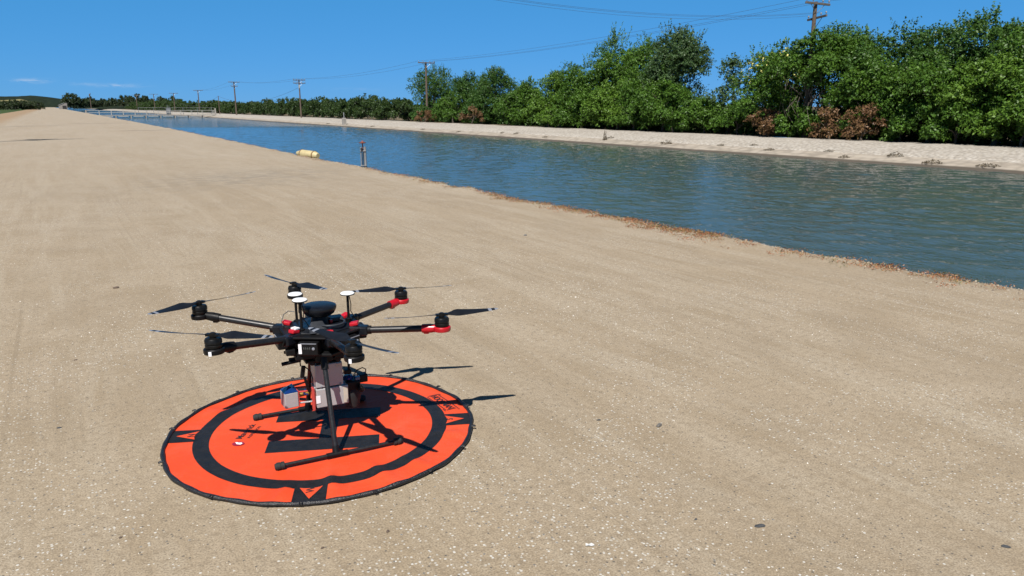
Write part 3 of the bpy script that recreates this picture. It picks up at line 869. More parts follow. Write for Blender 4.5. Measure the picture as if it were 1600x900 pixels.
MB().box((2.6, -0.9, -0.02), (1.2, 0.25, 0.35)).build('marker_board', M['white_paint'], br)

# ------------------------------------------------------------------ small far buildings
M['shed_wall'] = mat('shed_wall', (0.34, 0.31, 0.28), 0.8)
M['shed_roof'] = mat('shed_roof', (0.60, 0.60, 0.58), 0.5, metal=0.2)
M['dark_gap'] = mat('dark_opening', (0.03, 0.03, 0.03), 0.9)
sh = empty('pump_shed', (6.9, 480, 0.0), 0, 'small grey shed with a bright sloping roof at the end of the road', 'shed')
MB().prism([(-2.0, 0), (2.0, 0), (2.0, 3.0), (0.6, 3.1), (-2.0, 2.0)], -1.6, 1.6, Matrix(((1, 0, 0, 0), (0, 0, 1, 0), (0, 1, 0, 0), (0, 0, 0, 1)))).build('wall', M['shed_wall'], sh)
MB().tube([(-2.3, 0, 2.05), (0.6, 0, 3.3), (2.2, 0, 3.2)], 0.05, 4).build('ridge', M['shed_roof'], sh)
MB().add([(-2.3, -1.8, 2.0), (0.6, -1.8, 3.22), (0.6, 1.8, 3.22), (-2.3, 1.8, 2.0), (-2.3, -1.8, 2.1), (0.6, -1.8, 3.34), (0.6, 1.8, 3.34), (-2.3, 1.8, 2.1)],
         [(3, 2, 1, 0), (4, 5, 6, 7), (0, 1, 5, 4), (1, 2, 6, 5), (2, 3, 7, 6), (3, 0, 4, 7)]).build('roof', M['shed_roof'], sh)
MB().box((0.7, -1.63, 1.0), (1.9, 0.05, 1.7)).build('door', M['dark_gap'], sh)
hs = empty('distant_house', (65.8, 668, 3.8), 0, 'small white roofed house half hidden on the wooded mound', 'house')
MB().box((0, 0, 0.7), (3.8, 3, 1.4)).build('wall', M['shed_wall'], hs)
MB().prism([(-2.2, 1.4), (2.2, 1.4), (0.0, 2.5)], -1.8, 1.8, Matrix(((1, 0, 0, 0), (0, 0, 1, 0), (0, 1, 0, 0), (0, 0, 0, 1)))).build('roof', M['shed_roof'], hs)
for dx in (-1.0, 0.8): MB().box((dx, -1.52, 0.8), (0.7, 0.05, 0.6)).build('window', M['dark_gap'], hs)
wm = empty('wind_machine', (23.7, 560, 0.0), 0, 'thin orchard wind machine mast with a small head left of the mound', 'wind machine')
MB().tube([(0, 0, 0), (0, 0, 8.4)], [0.28, 0.2], 10).build('mast', M['wood'], wm, True)
MB().lathe([(0.3, 0), (0.45, 0.25), (0.45, 0.7), (0.2, 1.0)], (0, 0, 8.3), 12).build('head', M['wood'], wm, True)
MB().box((0, -0.6, 8.75), (0.25, 0.08, 2.4), Matrix.Rotation(0.5, 3, 'Y')).build('blade', M['wood'], wm)

# ------------------------------------------------------------------ things on the near edge
by = empty('barrel_buoy', (6.84, 23.6, 0.05), rad(-80), 'cream cylindrical buoy with brown bands lying on the water edge', 'buoy')
by.rotation_euler = (0, rad(3), rad(-66)); by.scale = (0.87, 0.87, 0.87)
RX = Matrix.Rotation(PI / 2, 3, 'Y')
MB().lathe([(0.145, -0.34), (0.15, -0.335), (0.15, 0.335), (0.145, 0.34)], (0, 0, 0), 28, RX).build('body', M['buoy'], by, True)
MB().lathe([(0.05, -0.60), (0.065, -0.60), (0.143, -0.345)], (0, 0, 0), 28, RX).build('cone_end', M['buoy'], by, True)
MB().lathe([(0.143, 0.345), (0.10, 0.50), (0.085, 0.52)], (0, 0, 0), 28, RX).build('cone_end', M['buoy'], by, True)
for x in (-0.325, 0.325):
    MB().lathe([(0.148, -0.022), (0.157, -0.018), (0.157, 0.018), (0.148, 0.022)], (x, 0, 0), 28, RX).build('band', M['buoy_band'], by, True)
MB().tube([(-0.60, 0, 0), (-0.68, 0.02, 0.0), (-0.68, 0.05, 0.03), (-0.6, 0.03, 0.01)], 0.012, 6).build('eye', M['rust'], by, True)
st = rz1(6.6, 18.4)
gp = empty('gauge_post', (6.74, 18.4, -0.13), rad(-20), 'short upright grey pipe with two dark rods and a red cap at the water edge', 'post')
MB().tube([(0.055, 0, -0.6), (0.055, 0, 0.66)], 0.033, 14).build('grey_pipe', M['pipe_grey'], gp, True)
MB().box((-0.052, 0.0, 0.02), (0.026, 0.05, 1.24)).build('channel', M['galv'], gp, bevel=0.004)
for x in (-0.02, 0.012): MB().tube([(x, -0.03, -0.6), (x, -0.03, 0.60)], 0.0095, 8).build('rod', M['pipe_dark'], gp, True)
for z in (0.18, 0.55): MB().box((0.005, -0.012, z), (0.15, 0.075, 0.03)).build('clamp', M['galv'], gp, bevel=0.004)
MB().tube([(0.0, 0, 0.55), (0.0, 0, 0.80)], 0.014, 8).build('stem', M['rust'], gp, True)
MB().lathe([(0.02, 0), (0.085, 0.012), (0.09, 0.03), (0.03, 0.045), (0.015, 0.075)], (0.0, 0, 0.735), 18).build('red_cap', M['rust'], gp, True)
MB().box((-0.03, -0.05, 0.60), (0.05, 0.05, 0.07)).build('latch', M['pipe_dark'], gp, bevel=0.006)
g2 = empty('marker_post', (35.2, 103.0, -1.0), 0, 'small grey marker post on the lining of the far bank', 'post')
MB().box((0, 0, 0.4), (0.5, 0.4, 1.1)).build('base', M['concrete'], g2, bevel=0.04)
MB().tube([(0.0, 0, 0.9), (0.0, 0, 1.7)], 0.07, 8).build('pipe', M['pipe_grey'], g2, True)

# ------------------------------------------------------------------ stones and scraps on the road
def stone_mesh(seed, flat, mat_, name):
    rng = random.Random(seed)
    bm = bmesh.new()
    bmesh.ops.create_icosphere(bm, subdivisions=2, radius=1.0)
    pl = [(Vector((rng.gauss(0, 1), rng.gauss(0, 1), rng.gauss(0, 1))).normalized(), rng.uniform(0.55, 0.85)) for _ in range(9)]
    for v in bm.verts:
        for n, d in pl:
            k = v.co.dot(n)
            if k > d: v.co -= n * (k - d)
        v.co *= 1 + rng.uniform(-.03, .03)
        v.co.z *= flat
    me = bpy.data.meshes.new(name); bm.to_mesh(me); bm.free()
    me.materials.append(mat_)
    return me
M['rock_dark'] = mat('dark_slate_stone', (0.075, 0.080, 0.085), 0.7, var=0.35, scale=60, bump=0.5)
M['rock_grey'] = mat('grey_stone', (0.20, 0.185, 0.165), 0.8, var=0.35, scale=60, bump=0.5)
M['rock_brown'] = mat('brown_stone', (0.16, 0.11, 0.08), 0.8, var=0.3, scale=60, bump=0.5)
M['paper'] = mat('white_scrap', (0.78, 0.78, 0.76), 0.7, var=0.05, k=0.6)
for i, (x, y, sx_, sy_, fl, rot, mt, lab) in enumerate([
    (2.38, 2.51, 0.019, 0.015, 0.75, 20, 'rock_grey', 'grey rounded stone with a pale side, right of the pad and halfway up'),
    (2.08, 1.63, 0.023, 0.012, 0.45, -30, 'rock_dark', 'dark flat slate stone lying in the right foreground'),
    (2.72, 1.08, 0.022, 0.008, 0.5, -40, 'rock_dark', 'dark sliver of slate near the bottom right corner'),
    (2.17, 2.72, 0.015, 0.008, 0.5, -35, 'rock_dark', 'thin dark pointed stone, upper left of the grey rounded one'),
    (1.91, 1.79, 0.008, 0.006, 0.6, 10, 'rock_dark', 'tiny black stone left of the flat slate'),
    (0.88, 2.33, 0.010, 0.007, 0.6, 60, 'rock_brown', 'small brown stone below the pad, right of its lowest point'),
    (0.64, 2.35, 0.009, 0.006, 0.6, 0, 'rock_brown', 'small dark pebble below the middle of the pad'),
    (0.31, 7.1, 0.034, 0.02, 0.5, 0, 'rock_brown', 'reddish clod on the road at far left, above the drone'),
    (4.77, 7.52, 0.028, 0.02, 0.8, 0, 'rock_grey', 'lone small stone in the middle of the road toward the water'),
    (0.03, 2.8, 0.010, 0.006, 0.5, 30, 'rock_brown', 'small brown chip in the bottom left foreground'),
    (-0.05, 5.14, 0.013, 0.007, 0.5, 0, 'rock_brown', 'brown chip on the left side level with the rotors'),
    (-0.15, 4.03, 0.012, 0.008, 0.5, 0, 'rock_dark', 'dark chip left of the pad edge'),
]):
    me = stone_mesh(i + 3, fl, M[mt], 'stone')
    o = link('stone', me)
    o.location = (x, y, rz1(x, y) + sy_ * fl * 0.35); o.scale = (sx_, sy_, (sx_ + sy_) / 2 * 0.9); o.rotation_euler = (0, 0, rad(rot))
    tag(o, lab, 'stone', 'loose stones on the road')
mp = MB()
mp.add([(-.020, -.009, .002), (-.004, -.011, .007), (.008, -.008, .003), (.021, -.007, .006), (.020, .007, .003), (.006, .010, .008), (-.006, .008, .002), (-.021, .010, .005)],
       [(0, 1, 6, 7), (1, 2, 5, 6), (2, 3, 4, 5)])
pp = mp.build('paper_scrap', M['paper']); pp.location = (1.46, 1.86, rz1(1.46, 1.86) + 0.002); pp.rotation_euler = (0, 0, rad(-38)); pp.scale = (0.75, 0.75, 0.75)
sm = pp.modifiers.new('thickness', 'SOLIDIFY'); sm.thickness = 0.0008
tag(pp, 'crumpled white scrap lying on the dirt below right of the pad', 'litter')

# ------------------------------------------------------------------ loose gravel (real grains near the camera)
rng = np.random.default_rng(21)
N = 120000
u = rng.uniform(0, 1, N)
dist = 1.1 + 11.5 * u ** 1.25
az = rad(31.4) + rng.uniform(-rad(41), rad(41), N)
gx, gy = dist * np.sin(az), dist * np.cos(az)
patch = fbm(gx * 1.1 + 5, gy * 0.8 + 2, 4)
dens = np.clip((patch - 0.46) * 6.0, 0.06, 1.0)
stripe = fbm((gx * math.cos(0.55) - gy * math.sin(0.55)) * 2.4, (gx * math.sin(0.55) + gy * math.cos(0.55)) * 0.3, 3)
dens *= np.clip((stripe - 0.3) * 2.5, 0.12, 1)
keep = (rng.uniform(0, 1, N) < dens) & (gx < edge_x(gy) - 0.02) & (np.hypot(gx - 0.955, gy - 3.326) > 0.745)
gx, gy = gx[keep], gy[keep]
ey = rng.uniform(2.3, 24, 6000)                   # clods and grit crumbling along the water edge
ex = edge_x(ey) + 0.03 - np.abs(rng.normal(0, 0.12, 6000))
n_road = len(gx)
gx, gy = np.concatenate([gx, ex]), np.concatenate([gy, ey])
n = len(gx)
base_oct = np.array([(1, 0, 0), (0, 1, 0), (-1, 0, 0), (0, -1, 0), (0, 0, 0.8), (0, 0, -0.5)], float)
oct_f = np.array([(0, 1, 4), (1, 2, 4), (2, 3, 4), (3, 0, 4)])
size = 0.0012 + 0.0028 * rng.power(0.45, n) ** 2.0 + 0.0016 * (rng.uniform(0, 1, n) > 0.985)
size = size * np.clip(np.hypot(gx, gy) / 4.0, 0.75, 1.25)
v = base_oct[None] * size[:, None, None] * rng.uniform(0.6, 1.4, (n, 6, 3))
size[n_road:] *= rng.uniform(1.0, 3.4, n - n_road) ** 1.15
v = base_oct[None] * size[:, None, None] * rng.uniform(0.6, 1.4, (n, 6, 3))
an = rng.uniform(0, 2 * PI, n)
ca, sa = np.cos(an)[:, None], np.sin(an)[:, None]
v = np.stack([v[:, :, 0] * ca - v[:, :, 1] * sa, v[:, :, 0] * sa + v[:, :, 1] * ca, v[:, :, 2]], -1)
v += np.stack([gx, gy, road_z(gx, gy) + size * 0.1], -1)[:, None]
f = (oct_f[None] + (np.arange(n) * 6)[:, None, None]).reshape(-1, 3)
tone = rng.uniform(0, 1, n)
tone[n_road:] = 0.03 + 0.22 * tone[n_road:]
tone = np.repeat(tone, 4)
M['grain'] = mat('gravel_grain', (0.6, 0.56, 0.5), 0.8)
t = NT(M['grain'].node_tree)
ga = t.n('ShaderNodeAttribute', attribute_name='tint').outputs['Fac']
t.link(t.ramp(ga, [(0.0, (0.05, 0.045, 0.04)), (0.05, (0.12, 0.09, 0.065)), (0.09, (0.25, 0.20, 0.145)), (0.40, (0.30, 0.255, 0.195)), (0.60, (0.42, 0.39, 0.34)), (1.0, (0.60, 0.58, 0.53))]), M['grain'].node_tree.nodes['Principled BSDF'].inputs['Base Color'])
me = np_mesh('gravel', v.reshape(-1, 3), f, {'tint': ('FACE', 'FLOAT', tone)}, [M['grain']], npoly=3)
tag(link('gravel', me), 'loose white and tan gravel scattered over the dirt', kind='stuff')

# ------------------------------------------------------------------ dry plants along the edges
M['weed'] = leaf_mat('dry_weed', [(0.0, (0.15, 0.042, 0.020)), (0.35, (0.24, 0.090, 0.038)), (0.6, (0.29, 0.165, 0.075)), (0.8, (0.17, 0.135, 0.05)), (1.0, (0.075, 0.08, 0.03))], 0.15)
def weed_patch(centres, nper, r, leaf, seed, hgt):
    rng = np.random.default_rng(seed)
    P, T, O = [], [], []
    for (x, y, z, s) in centres:
        k = int(nper * s)
        a = rng.uniform(0, 2 * PI, k); q = np.sqrt(rng.uniform(0, 1, k)) * r * s
        P.append(np.stack([x + np.cos(a) * q, y + np.sin(a) * q, z + rng.uniform(0.1, 1, k) * hgt * s], -1))
        O.append(np.stack([np.cos(a), np.sin(a), np.full(k, 0.6)], -1))
        T.append(np.clip(rng.uniform(0, 1) * 0.75 + rng.uniform(0, 0.3, k), 0, 1))
    P, O, T = np.concatenate(P), np.concatenate(O), np.concatenate(T)
    v = leaves(P, O, leaf, rng, 0.3)
    return np_mesh('dry_weeds', v, np.arange(len(v)).reshape(-1, 4), {'tint': ('FACE', 'FLOAT', T)}, [M['weed']])
rng = np.random.default_rng(5)
cs = []
for (y0, y1, num, w_) in ((2.6, 3.8, 70, 0.34), (4.0, 4.35, 26, 0.2), (4.4, 6.1, 34, 0.4), (6.1, 7.4, 150, 0.34), (7.4, 9.4, 170, 0.24), (9.4, 10.1, 24, 0.2), (10.1, 11.6, 80, 0.2), (11.6, 18, 110, 0.2), (18, 60, 130, 0.2), (60, 200, 80, 0.25)):
    for y in rng.uniform(y0, y1, num):
        clump = fbm(np.array([y * 3.1]), np.array([2.2]))[0]
        if clump < 0.29 and y < 18: continue
        x = float(edge_x(y)) - abs(rng.normal(0.06, w_ * 0.55)) + 0.05
        cs.append((x, y, rz1(x, y), rng.uniform(0.5, 1.3) * (1.0 if y < 20 else 1.3)))
tag(link('dry_weeds', weed_patch(cs, 22, 0.11, 0.0125, 8, 0.022)), 'low red brown dry weeds along the near water edge', kind='stuff')

# tufts on the far bank
M['tuft'] = leaf_mat('dry_tuft', [(0.0, (0.03, 0.022, 0.014)), (0.5, (0.075, 0.056, 0.035)), (1.0, (0.14, 0.11, 0.065))], 0.1)
def tuft_mesh(seed):
    rng = np.random.default_rng(seed); k = 190
    a = rng.uniform(0, 2 * PI, k); q = np.sqrt(rng.uniform(0, 1, k))
    P = np.stack([np.cos(a) * q * 0.5, np.sin(a) * q * 0.5, rng.uniform(0.0, 1, k) * 0.42 * (1.1 - q)], -1)
    v = leaves(P, np.stack([np.cos(a), np.sin(a), np.full(k, .5)], -1), 0.075, rng, 0.3)
    return np_mesh('weed_tuft', v, np.arange(len(v)).reshape(-1, 4), {'tint': ('FACE', 'FLOAT', rng.uniform(0, 1, k))}, [M['tuft']])
tm = [tuft_mesh(40 + k) for k in range(3)]
rr = random.Random(9)
for i, (x, y, s) in enumerate([(35.7, 38.2, 1.5), (35.6, 29.5, 1.1), (36.1, 25.9, 1.0), (35.9, 22.0, 1.2), (35.0, 19.6, 1.3), (35.1, 17.2, 1.4), (35.0, 24.2, 0.9), (36.2, 45.0, 1.0), (35.3, 52.5, 0.9), (35.9, 58.0, 1.1), (35.9, 60.5, 0.9), (35.2, 68.0, 1.0), (35.4, 77.0, 1.0), (35.2, 92.0, 1.0), (35.2, 110, 1.1), (36.5, 31.5, 0.8), (36.0, 33.6, 0.9)]):
    o = link('weed_tuft', tm[i % 3]); zb = float(np.interp(x, [34.2, 34.9, 35.85, 36.6, 37.4], [-1.21, -1.05, -0.87, -0.74, -0.66]))
    o.location = (x, y, zb - 0.02); s *= 0.55; o.scale = (s * 1.3, s * 1.3, s * rr.uniform(0.5, 0.9)); o.rotation_euler = (0, 0, rr.uniform(0, 6))
    tag(o, 'small dry weed tuft on the slope of the far bank', 'weed', 'weed tufts on the far bank')
o = link('weed_tuft', tuft_mesh(60)); o.location = (35.5, 44.8, -0.98); o.scale = (0.35, 0.35, 2.4)
tag(o, 'tall thin dry stalks standing on the far bank below the slender tree', 'weed')
# ------------------------------------------------------------------ the landing pad
M['orange'] = mat('orange_pad_cloth', (0.90, 0.088, 0.024), 0.62, var=0.05, scale=5, bump=0.12, bscale=420, spec=0.25)
M['padblack'] = mat('black_pad_print', (0.019, 0.019, 0.021), 0.5, var=0.3, scale=26, bump=0.35, bscale=60, spec=0.2)
M['hem'] = mat('black_pad_hem', (0.014, 0.014, 0.016), 0.42, var=0.3, scale=60, bump=0.5, bscale=120, spec=0.5)
M['ink'] = mat('black_ink', (0.02, 0.018, 0.02), 0.6)
M['red_ink'] = mat('crimson_ink', (0.42, 0.012, 0.05), 0.55)
M['white_ink'] = mat('white_ink', (0.85, 0.85, 0.86), 0.55, k=0.8)
# creased cloth with a film of dust
t = NT(M['orange'].node_tree)
pb = M['orange'].node_tree.nodes['Principled BSDF']
oc = t.n('ShaderNodeTexCoord').outputs['Object']
dust = t.math('MULTIPLY', t.ramp(t.noise(oc, 4.2, 6, 0.7, 0.8), [(0.46, 0.0), (0.74, 1.0)]), t.ramp(t.noise(oc, 120, 3, 0.7), [(0.35, 0.2), (0.65, 1.0)]))
oldc = pb.inputs['Base Color'].links[0].from_socket
t.link(t.mix(t.math('MULTIPLY', dust, 0.16), oldc, (0.30, 0.22, 0.15)), pb.inputs['Base Color'])
wr = t.noise(t.mapping(oc, (1, 1, 1)), 7.0, 3, 0.5, 1.5)
crease = t.ramp(t.math('ABSOLUTE', t.math('SUBTRACT', wr, 0.5)), [(0.0, 1.0), (0.05, 0.0)])
hb = t.math('ADD', t.math('MULTIPLY', crease, 0.30), t.math('MULTIPLY', t.noise(oc, 16, 3, 0.5), 0.5))
t.link(t.n('ShaderNodeBump', {'Height': hb, 'Strength': 0.35, 'Distance': 0.006}).outputs[0], pb.inputs['Normal'])
t = NT(M['padblack'].node_tree)
pb = M['padblack'].node_tree.nodes['Principled BSDF']
oc = t.n('ShaderNodeTexCoord').outputs['Object']
crk = t.noise(oc, 38, 4, 0.6, 2.0)
t.link(t.n('ShaderNodeBump', {'Height': t.math('MULTIPLY', crk, t.ramp(t.noise(oc, 5, 2, 0.5), [(0.4, 0.15), (0.62, 1.0)])), 'Strength': 0.6, 'Distance': 0.012}).outputs[0], pb.inputs['Normal'])
PC = Vector((0.955, 3.3257, 0.0))
PROT = rad(-22.5)
pad = empty('landing_pad', PC, PROT, 'round orange and black landing pad lying flat on the dirt', 'landing pad')
pad.scale = (1.015, 1.015, 1.0)

def pad_z(x, y):
    """resting height of the cloth, with its folds; local coordinates"""
    x = np.asarray(x, float); y = np.asarray(y, float)
    r = np.hypot(x, y); a = np.arctan2(y, x)
    z = 0.009 + (fbm(x * 5 + 9, y * 5 + 4) - 0.5) * 0.006 * np.clip(r / 0.3, 0.1, 1)
    def bump(a0, wa, r0, wr, h):
        d = (a - a0 + PI) % (2 * PI) - PI
        return h * np.exp(-(d / wa) ** 2 - ((r - r0) / wr) ** 2)
    z = z + bump(rad(-82), 0.05, 0.56, 0.10, 0.014) + bump(rad(-61), 0.06, 0.57, 0.12, 0.013) + bump(rad(-45), 0.05, 0.62, 0.1, 0.009) + bump(rad(-70), 0.05, 0.66, 0.05, -0.008)
    z = z + bump(rad(155), 0.10, 0.62, 0.07, 0.012) + bump(rad(-15), 0.06, 0.62, 0.08, 0.009) + bump(rad(90), 0.2, 0.64, 0.06, 0.010) + bump(rad(-100), 0.04, 0.62, 0.07, 0.012)
    return np.maximum(z, 0.007)

def draped_grid(name, fx, nu, nv, mat_, off, parent, smooth=True, close=False):
    """fx(u, v) -> local x, y arrays; u, v in 0..1"""
    U_, V_ = np.meshgrid(np.linspace(0, 1, nu), np.linspace(0, 1, nv), indexing='ij')
    x, y = fx(U_, V_)
    z = pad_z(x, y) + off
    me = np_mesh(name, np.stack([x, y, z], -1).reshape(-1, 3), grid_faces(nu, nv), mats=[mat_], smooth=smooth)
    return link(name, me, parent)

draped_grid('cloth', lambda u, v: ((0.002 + u * 0.708) * np.cos(v * 2 * PI), (0.002 + u * 0.708) * np.sin(v * 2 * PI)), 64, 220, M['orange'], 0.0, pad)
draped_grid('ring_band', lambda u, v: ((0.515 + u * 0.070) * np.cos(v * 2 * PI), (0.515 + u * 0.070) * np.sin(v * 2 * PI)), 9, 260, M['padblack'], 0.0012, pad)
hm = MB()
nh = 160
hp = []
for k in range(nh + 1):
    a = 2 * PI * k / nh
    r = 0.707 + 0.003 * math.sin(7 * a) + 0.002 * math.sin(17 * a + 1)
    hp.append((r * math.cos(a), r * math.sin(a), float(pad_z(r * math.cos(a), r * math.sin(a))) + 0.003))
hm.tube(hp, [0.0095 + 0.0014 * math.sin(23 * k / 3.0) for k in range(nh + 1)], 10, False)
hm.build('hem', M['hem'], pad, True)
for (x0, x1, y0, y1) in ((-0.238, 0.263, -0.238, -0.115), (-0.238, 0.263, 0.096, 0.212), (-0.014, 0.061, -0.113, 0.094)):
    draped_grid('letter_bar', lambda u, v, a=x0, b=x1, c=y0, d=y1: (a + (b - a) * u, c + (d - c) * v), 26, 8, M['padblack'], 0.0012, pad)
for k, ch in ((0, 'S'), (1, 'E'), (2, 'N'), (3, 'W')):
    a = PI / 2 * k
    ca, sa = math.cos(a), math.sin(a)
    rot = lambda r, t: (r * ca - t * sa, r * sa + t * ca)
    blk = draped_grid('compass_block', lambda u, v: rot(0.580 + u * 0.124, -0.066 + v * 0.132), 12, 12, M['padblack'], 0.0018, pad)
    draped_grid('compass_arrow', lambda u, v: rot(0.580 + u * 0.092 - (0.010 * (1 - u) * (1 - (2 * v - 1) ** 2) * -1), (-0.046 + v * 0.092) * (1 - u * 0.985)), 12, 9, M['orange'], 0.0030, blk)

def text_mesh(txt, size, M2, off, mat_, name, parent, xs=1.0, bold=0.0, shear=0.0):
    """flat print laid on the cloth; M2 maps text x, y to pad x, y"""
    cu = bpy.data.curves.new('t', 'FONT')
    cu.body = txt; cu.size = size; cu.align_x = 'CENTER'; cu.align_y = 'CENTER'; cu.resolution_u = 3
    cu.offset = bold; cu.shear = shear
    o = bpy.data.objects.new('t', cu); COL.objects.link(o)
    bpy.context.view_layer.update()
    me = bpy.data.meshes.new_from_object(o.evaluated_get(bpy.context.evaluated_depsgraph_get()))
    bpy.data.objects.remove(o); bpy.data.curves.remove(cu)
    me.name = name
    for v in me.vertices:
        x, y = M2(v.co.x * xs, v.co.y)
        v.co = (x, y, float(pad_z(x, y)) + off)
    me.materials.clear(); me.materials.append(mat_)
    return link(name, me, parent)

def frame2(cx, cy, ang):
    ca, sa = math.cos(ang), math.sin(ang)
    return lambda x, y: (cx + x * ca - y * sa, cy + x * sa + y * ca)
# compass letters, all printed the same way up (up = towards N)
for k, ch in ((0, 'S'), (1, 'E'), (2, 'N'), (3, 'W')):
    a = PI / 2 * k
    text_mesh(ch, 0.044, frame2(0.604 * math.cos(a), 0.604 * math.sin(a), PI / 2), 0.0042, M['ink'], 'compass_letter', pad, 1.0, 0.0008)
# maker's print and owner's print
hm_f = frame2(0.578, 0.228, rad(-66))
text_mesh('HOODMAN', 0.052, hm_f, 0.0026, M['ink'], 'printed_word', pad, 0.74, 0.0010)
for (x0, x1, y0, y1) in ((-0.112, 0.112, 0.030, 0.0345), (-0.104, 0.104, -0.0345, -0.030), (-0.112, -0.1075, -0.024, 0.030), (0.1075, 0.112, -0.030, 0.024), (-0.112, -0.09, 0.038, 0.042), (0.09, 0.118, -0.0425, -0.0385)):
    draped_grid('printed_line', lambda u, v, a=x0, b=x1, c=y0, d=y1: hm_f(a + (b - a) * u, c + (d - c) * v), 10, 3, M['ink'], 0.0026, pad)
text_mesh('TM', 0.016, frame2(0.655, 0.126, rad(-66)), 0.0026, M['ink'], 'printed_word', pad)
mv = frame2(-0.362, 0.010, rad(76) + 0.0)
text_mesh('Maverick', 0.044, mv, 0.0026, M['ink'], 'printed_word', pad, 1.0, 0.0004)
text_mesh('INSPECTION', 0.021, frame2(-0.322, -0.004, rad(76)), 0.0026, M['ink'], 'printed_word', pad, 1.1)
lg = frame2(-0.372, -0.122, rad(76))
draped_grid('round_logo', lambda u, v: lg((0.001 + 0.023 * u) * np.cos(v * 2 * PI) * 0.9, (0.001 + 0.027 * u) * np.sin(v * 2 * PI)), 6, 28, M['red_ink'], 0.0024, pad)
lgm = MB()
lgp = [(-0.012, -0.016), (0.002, -0.020), (0.010, -0.010), (0.006, 0.000), (0.011, 0.010), (0.007, 0.019), (-0.002, 0.008), (-0.009, 0.004)]
pts = [lg(x, y) for x, y in lgp]
lgm.add([(x, y, float(pad_z(x, y)) + 0.0042) for x, y in pts], [tuple(range(len(pts)))])
lgm.build('logo_shape', M['white_ink'], pad)
# elastic loops round the rim
for k, deg in enumerate((5, 31, 58, 80, 103, 128, 151, 168, 197, 232, 262, 285, 306, 327, 345)):
    a = rad(deg + 6)
    R_ = Matrix.Rotation(a, 3, 'Z')
    b = Vector((0.716 * math.cos(a), 0.716 * math.sin(a), float(pad_z(0.7 * math.cos(a), 0.7 * math.sin(a))) + 0.005))
    MB().tube([b + R_ @ Vector(p) for p in ((-0.012, -0.004, 0.005), (0.002, -0.005, 0.009), (0.010, -0.003, 0.006), (0.010, 0.003, 0.005), (0.002, 0.005, 0.009), (-0.012, 0.004, 0.005))], 0.0032, 6).build('loop', M['hem'], pad, True)

# ------------------------------------------------------------------ the six-rotor drone
M['carbon'] = mat('carbon_tube', (0.020, 0.020, 0.021), 0.38, var=0.25, scale=90, spec=0.35, stretch=(1, 1, 1))
M['black'] = mat('black_plastic', (0.010, 0.010, 0.011), 0.42, var=0.2, scale=40, spec=0.16)
M['blackgloss'] = mat('black_shell', (0.010, 0.012, 0.017), 0.32, var=0.2, scale=30, spec=0.25)
M['greyshell'] = mat('dark_grey_shell', (0.038, 0.042, 0.050), 0.4, var=0.15, scale=20)
M['motorblack'] = mat('motor_black', (0.012, 0.012, 0.012), 0.35, metal=0.1, var=0.3, scale=60, spec=0.2)
M['red'] = mat('red_plastic', (0.62, 0.010, 0.022), 0.35, var=0.1, scale=30)
M['blade'] = mat('propeller_blade', (0.012, 0.013, 0.016), 0.36, var=0.2, scale=25, spec=0.28)
M['tip'] = mat('silver_tip', (0.30, 0.32, 0.37), 0.35, var=0.1)
M['disc'] = mat('white_antenna', (0.82, 0.82, 0.80), 0.4, var=0.03, k=0.8)
M['silver'] = mat('brushed_silver', (0.60, 0.59, 0.59), 0.38, metal=0.2, var=0.08, scale=50, stretch=(1, 1, 12))
M['label'] = mat('white_sticker', (0.80, 0.80, 0.82), 0.5, var=0.03, k=0.8)
M['cream'] = mat('cream_sticker', (0.70, 0.62, 0.50), 0.5, var=0.05)
M['blueglass'] = mat('blue_lens', (0.010, 0.045, 0.20), 0.12, var=0.2, coat=0.6)
M['pink'] = mat('red_bracket', (0.70, 0.085, 0.07), 0.4, var=0.1)
M['brass'] = mat('brass_fitting', (0.45, 0.30, 0.06), 0.4, metal=0.5)
M['foam'] = mat('black_foam', (0.016, 0.016, 0.016), 0.8, var=0.3, scale=80)
M['led'] = mat('pale_led', (0.22, 0.24, 0.24), 0.3)
M['green_led'] = mat('green_led', (0.02, 0.22, 0.09), 0.3)

DR = empty('hexacopter_drone', (0.956, 3.278, 0.0), rad(-3.9), 'black six-rotor drone with red motor mounts standing on the orange pad', 'drone')
HUBZ = 0.545

def P(r, deg, z):
    return Vector((r * math.cos(rad(deg)), r * math.sin(rad(deg)), z))
hexa = lambda r, d0=0: [(r * math.cos(rad(60 * k + d0)), r * math.sin(rad(60 * k + d0))) for k in range(6)]

body = MB().prism(hexa(0.150, 30), 0.462, 0.528, None, hexa(0.165, 30)).build('center_frame', M['black'], DR, bevel=0.008)
MB().prism(hexa(0.205, 30), 0.528, 0.538).build('top_plate', M['black'], body, bevel=0.003)
MB().prism(hexa(0.155, 30), 0.539, 0.556, None, hexa(0.120, 30)).build('top_cover', M['blackgloss'], body, bevel=0.006)
MB().prism(hexa(0.190, 30), 0.446, 0.460).build('bottom_plate', M['black'], body, bevel=0.003)
# grey wedge on the cover, facing the camera, and the ring under the round cover
MB().add([(-0.075, -0.125, 0.545), (0.010, -0.125, 0.545), (-0.005, -0.060, 0.583), (-0.055, -0.060, 0.583), (-0.075, -0.055, 0.545), (0.010, -0.055, 0.545)],
         [(0, 1, 2, 3), (1, 5, 2), (0, 3, 4), (3, 2, 5, 4)]).build('wedge_cover', M['greyshell'], body, bevel=0.003)
MB().tube([P(0.062, a, 0.568).xyz + Vector((0.035, -0.055, 0)) for a in range(0, 375, 15)], 0.0045, 8, False).build('guard_ring', M['greyshell'], body, True)
for (x, y) in ((0.012, -0.035), (0.042, -0.030)):
    MB().lathe([(0.007, 0), (0.008, 0.012), (0.006, 0.016)], (x, y, 0.557), 10).build('red_plug', M['red'], body, True)
MB().box((0.075, 0.01, 0.565), (0.06, 0.06, 0.02)).build('controller_box', M['greyshell'], body, bevel=0.004)
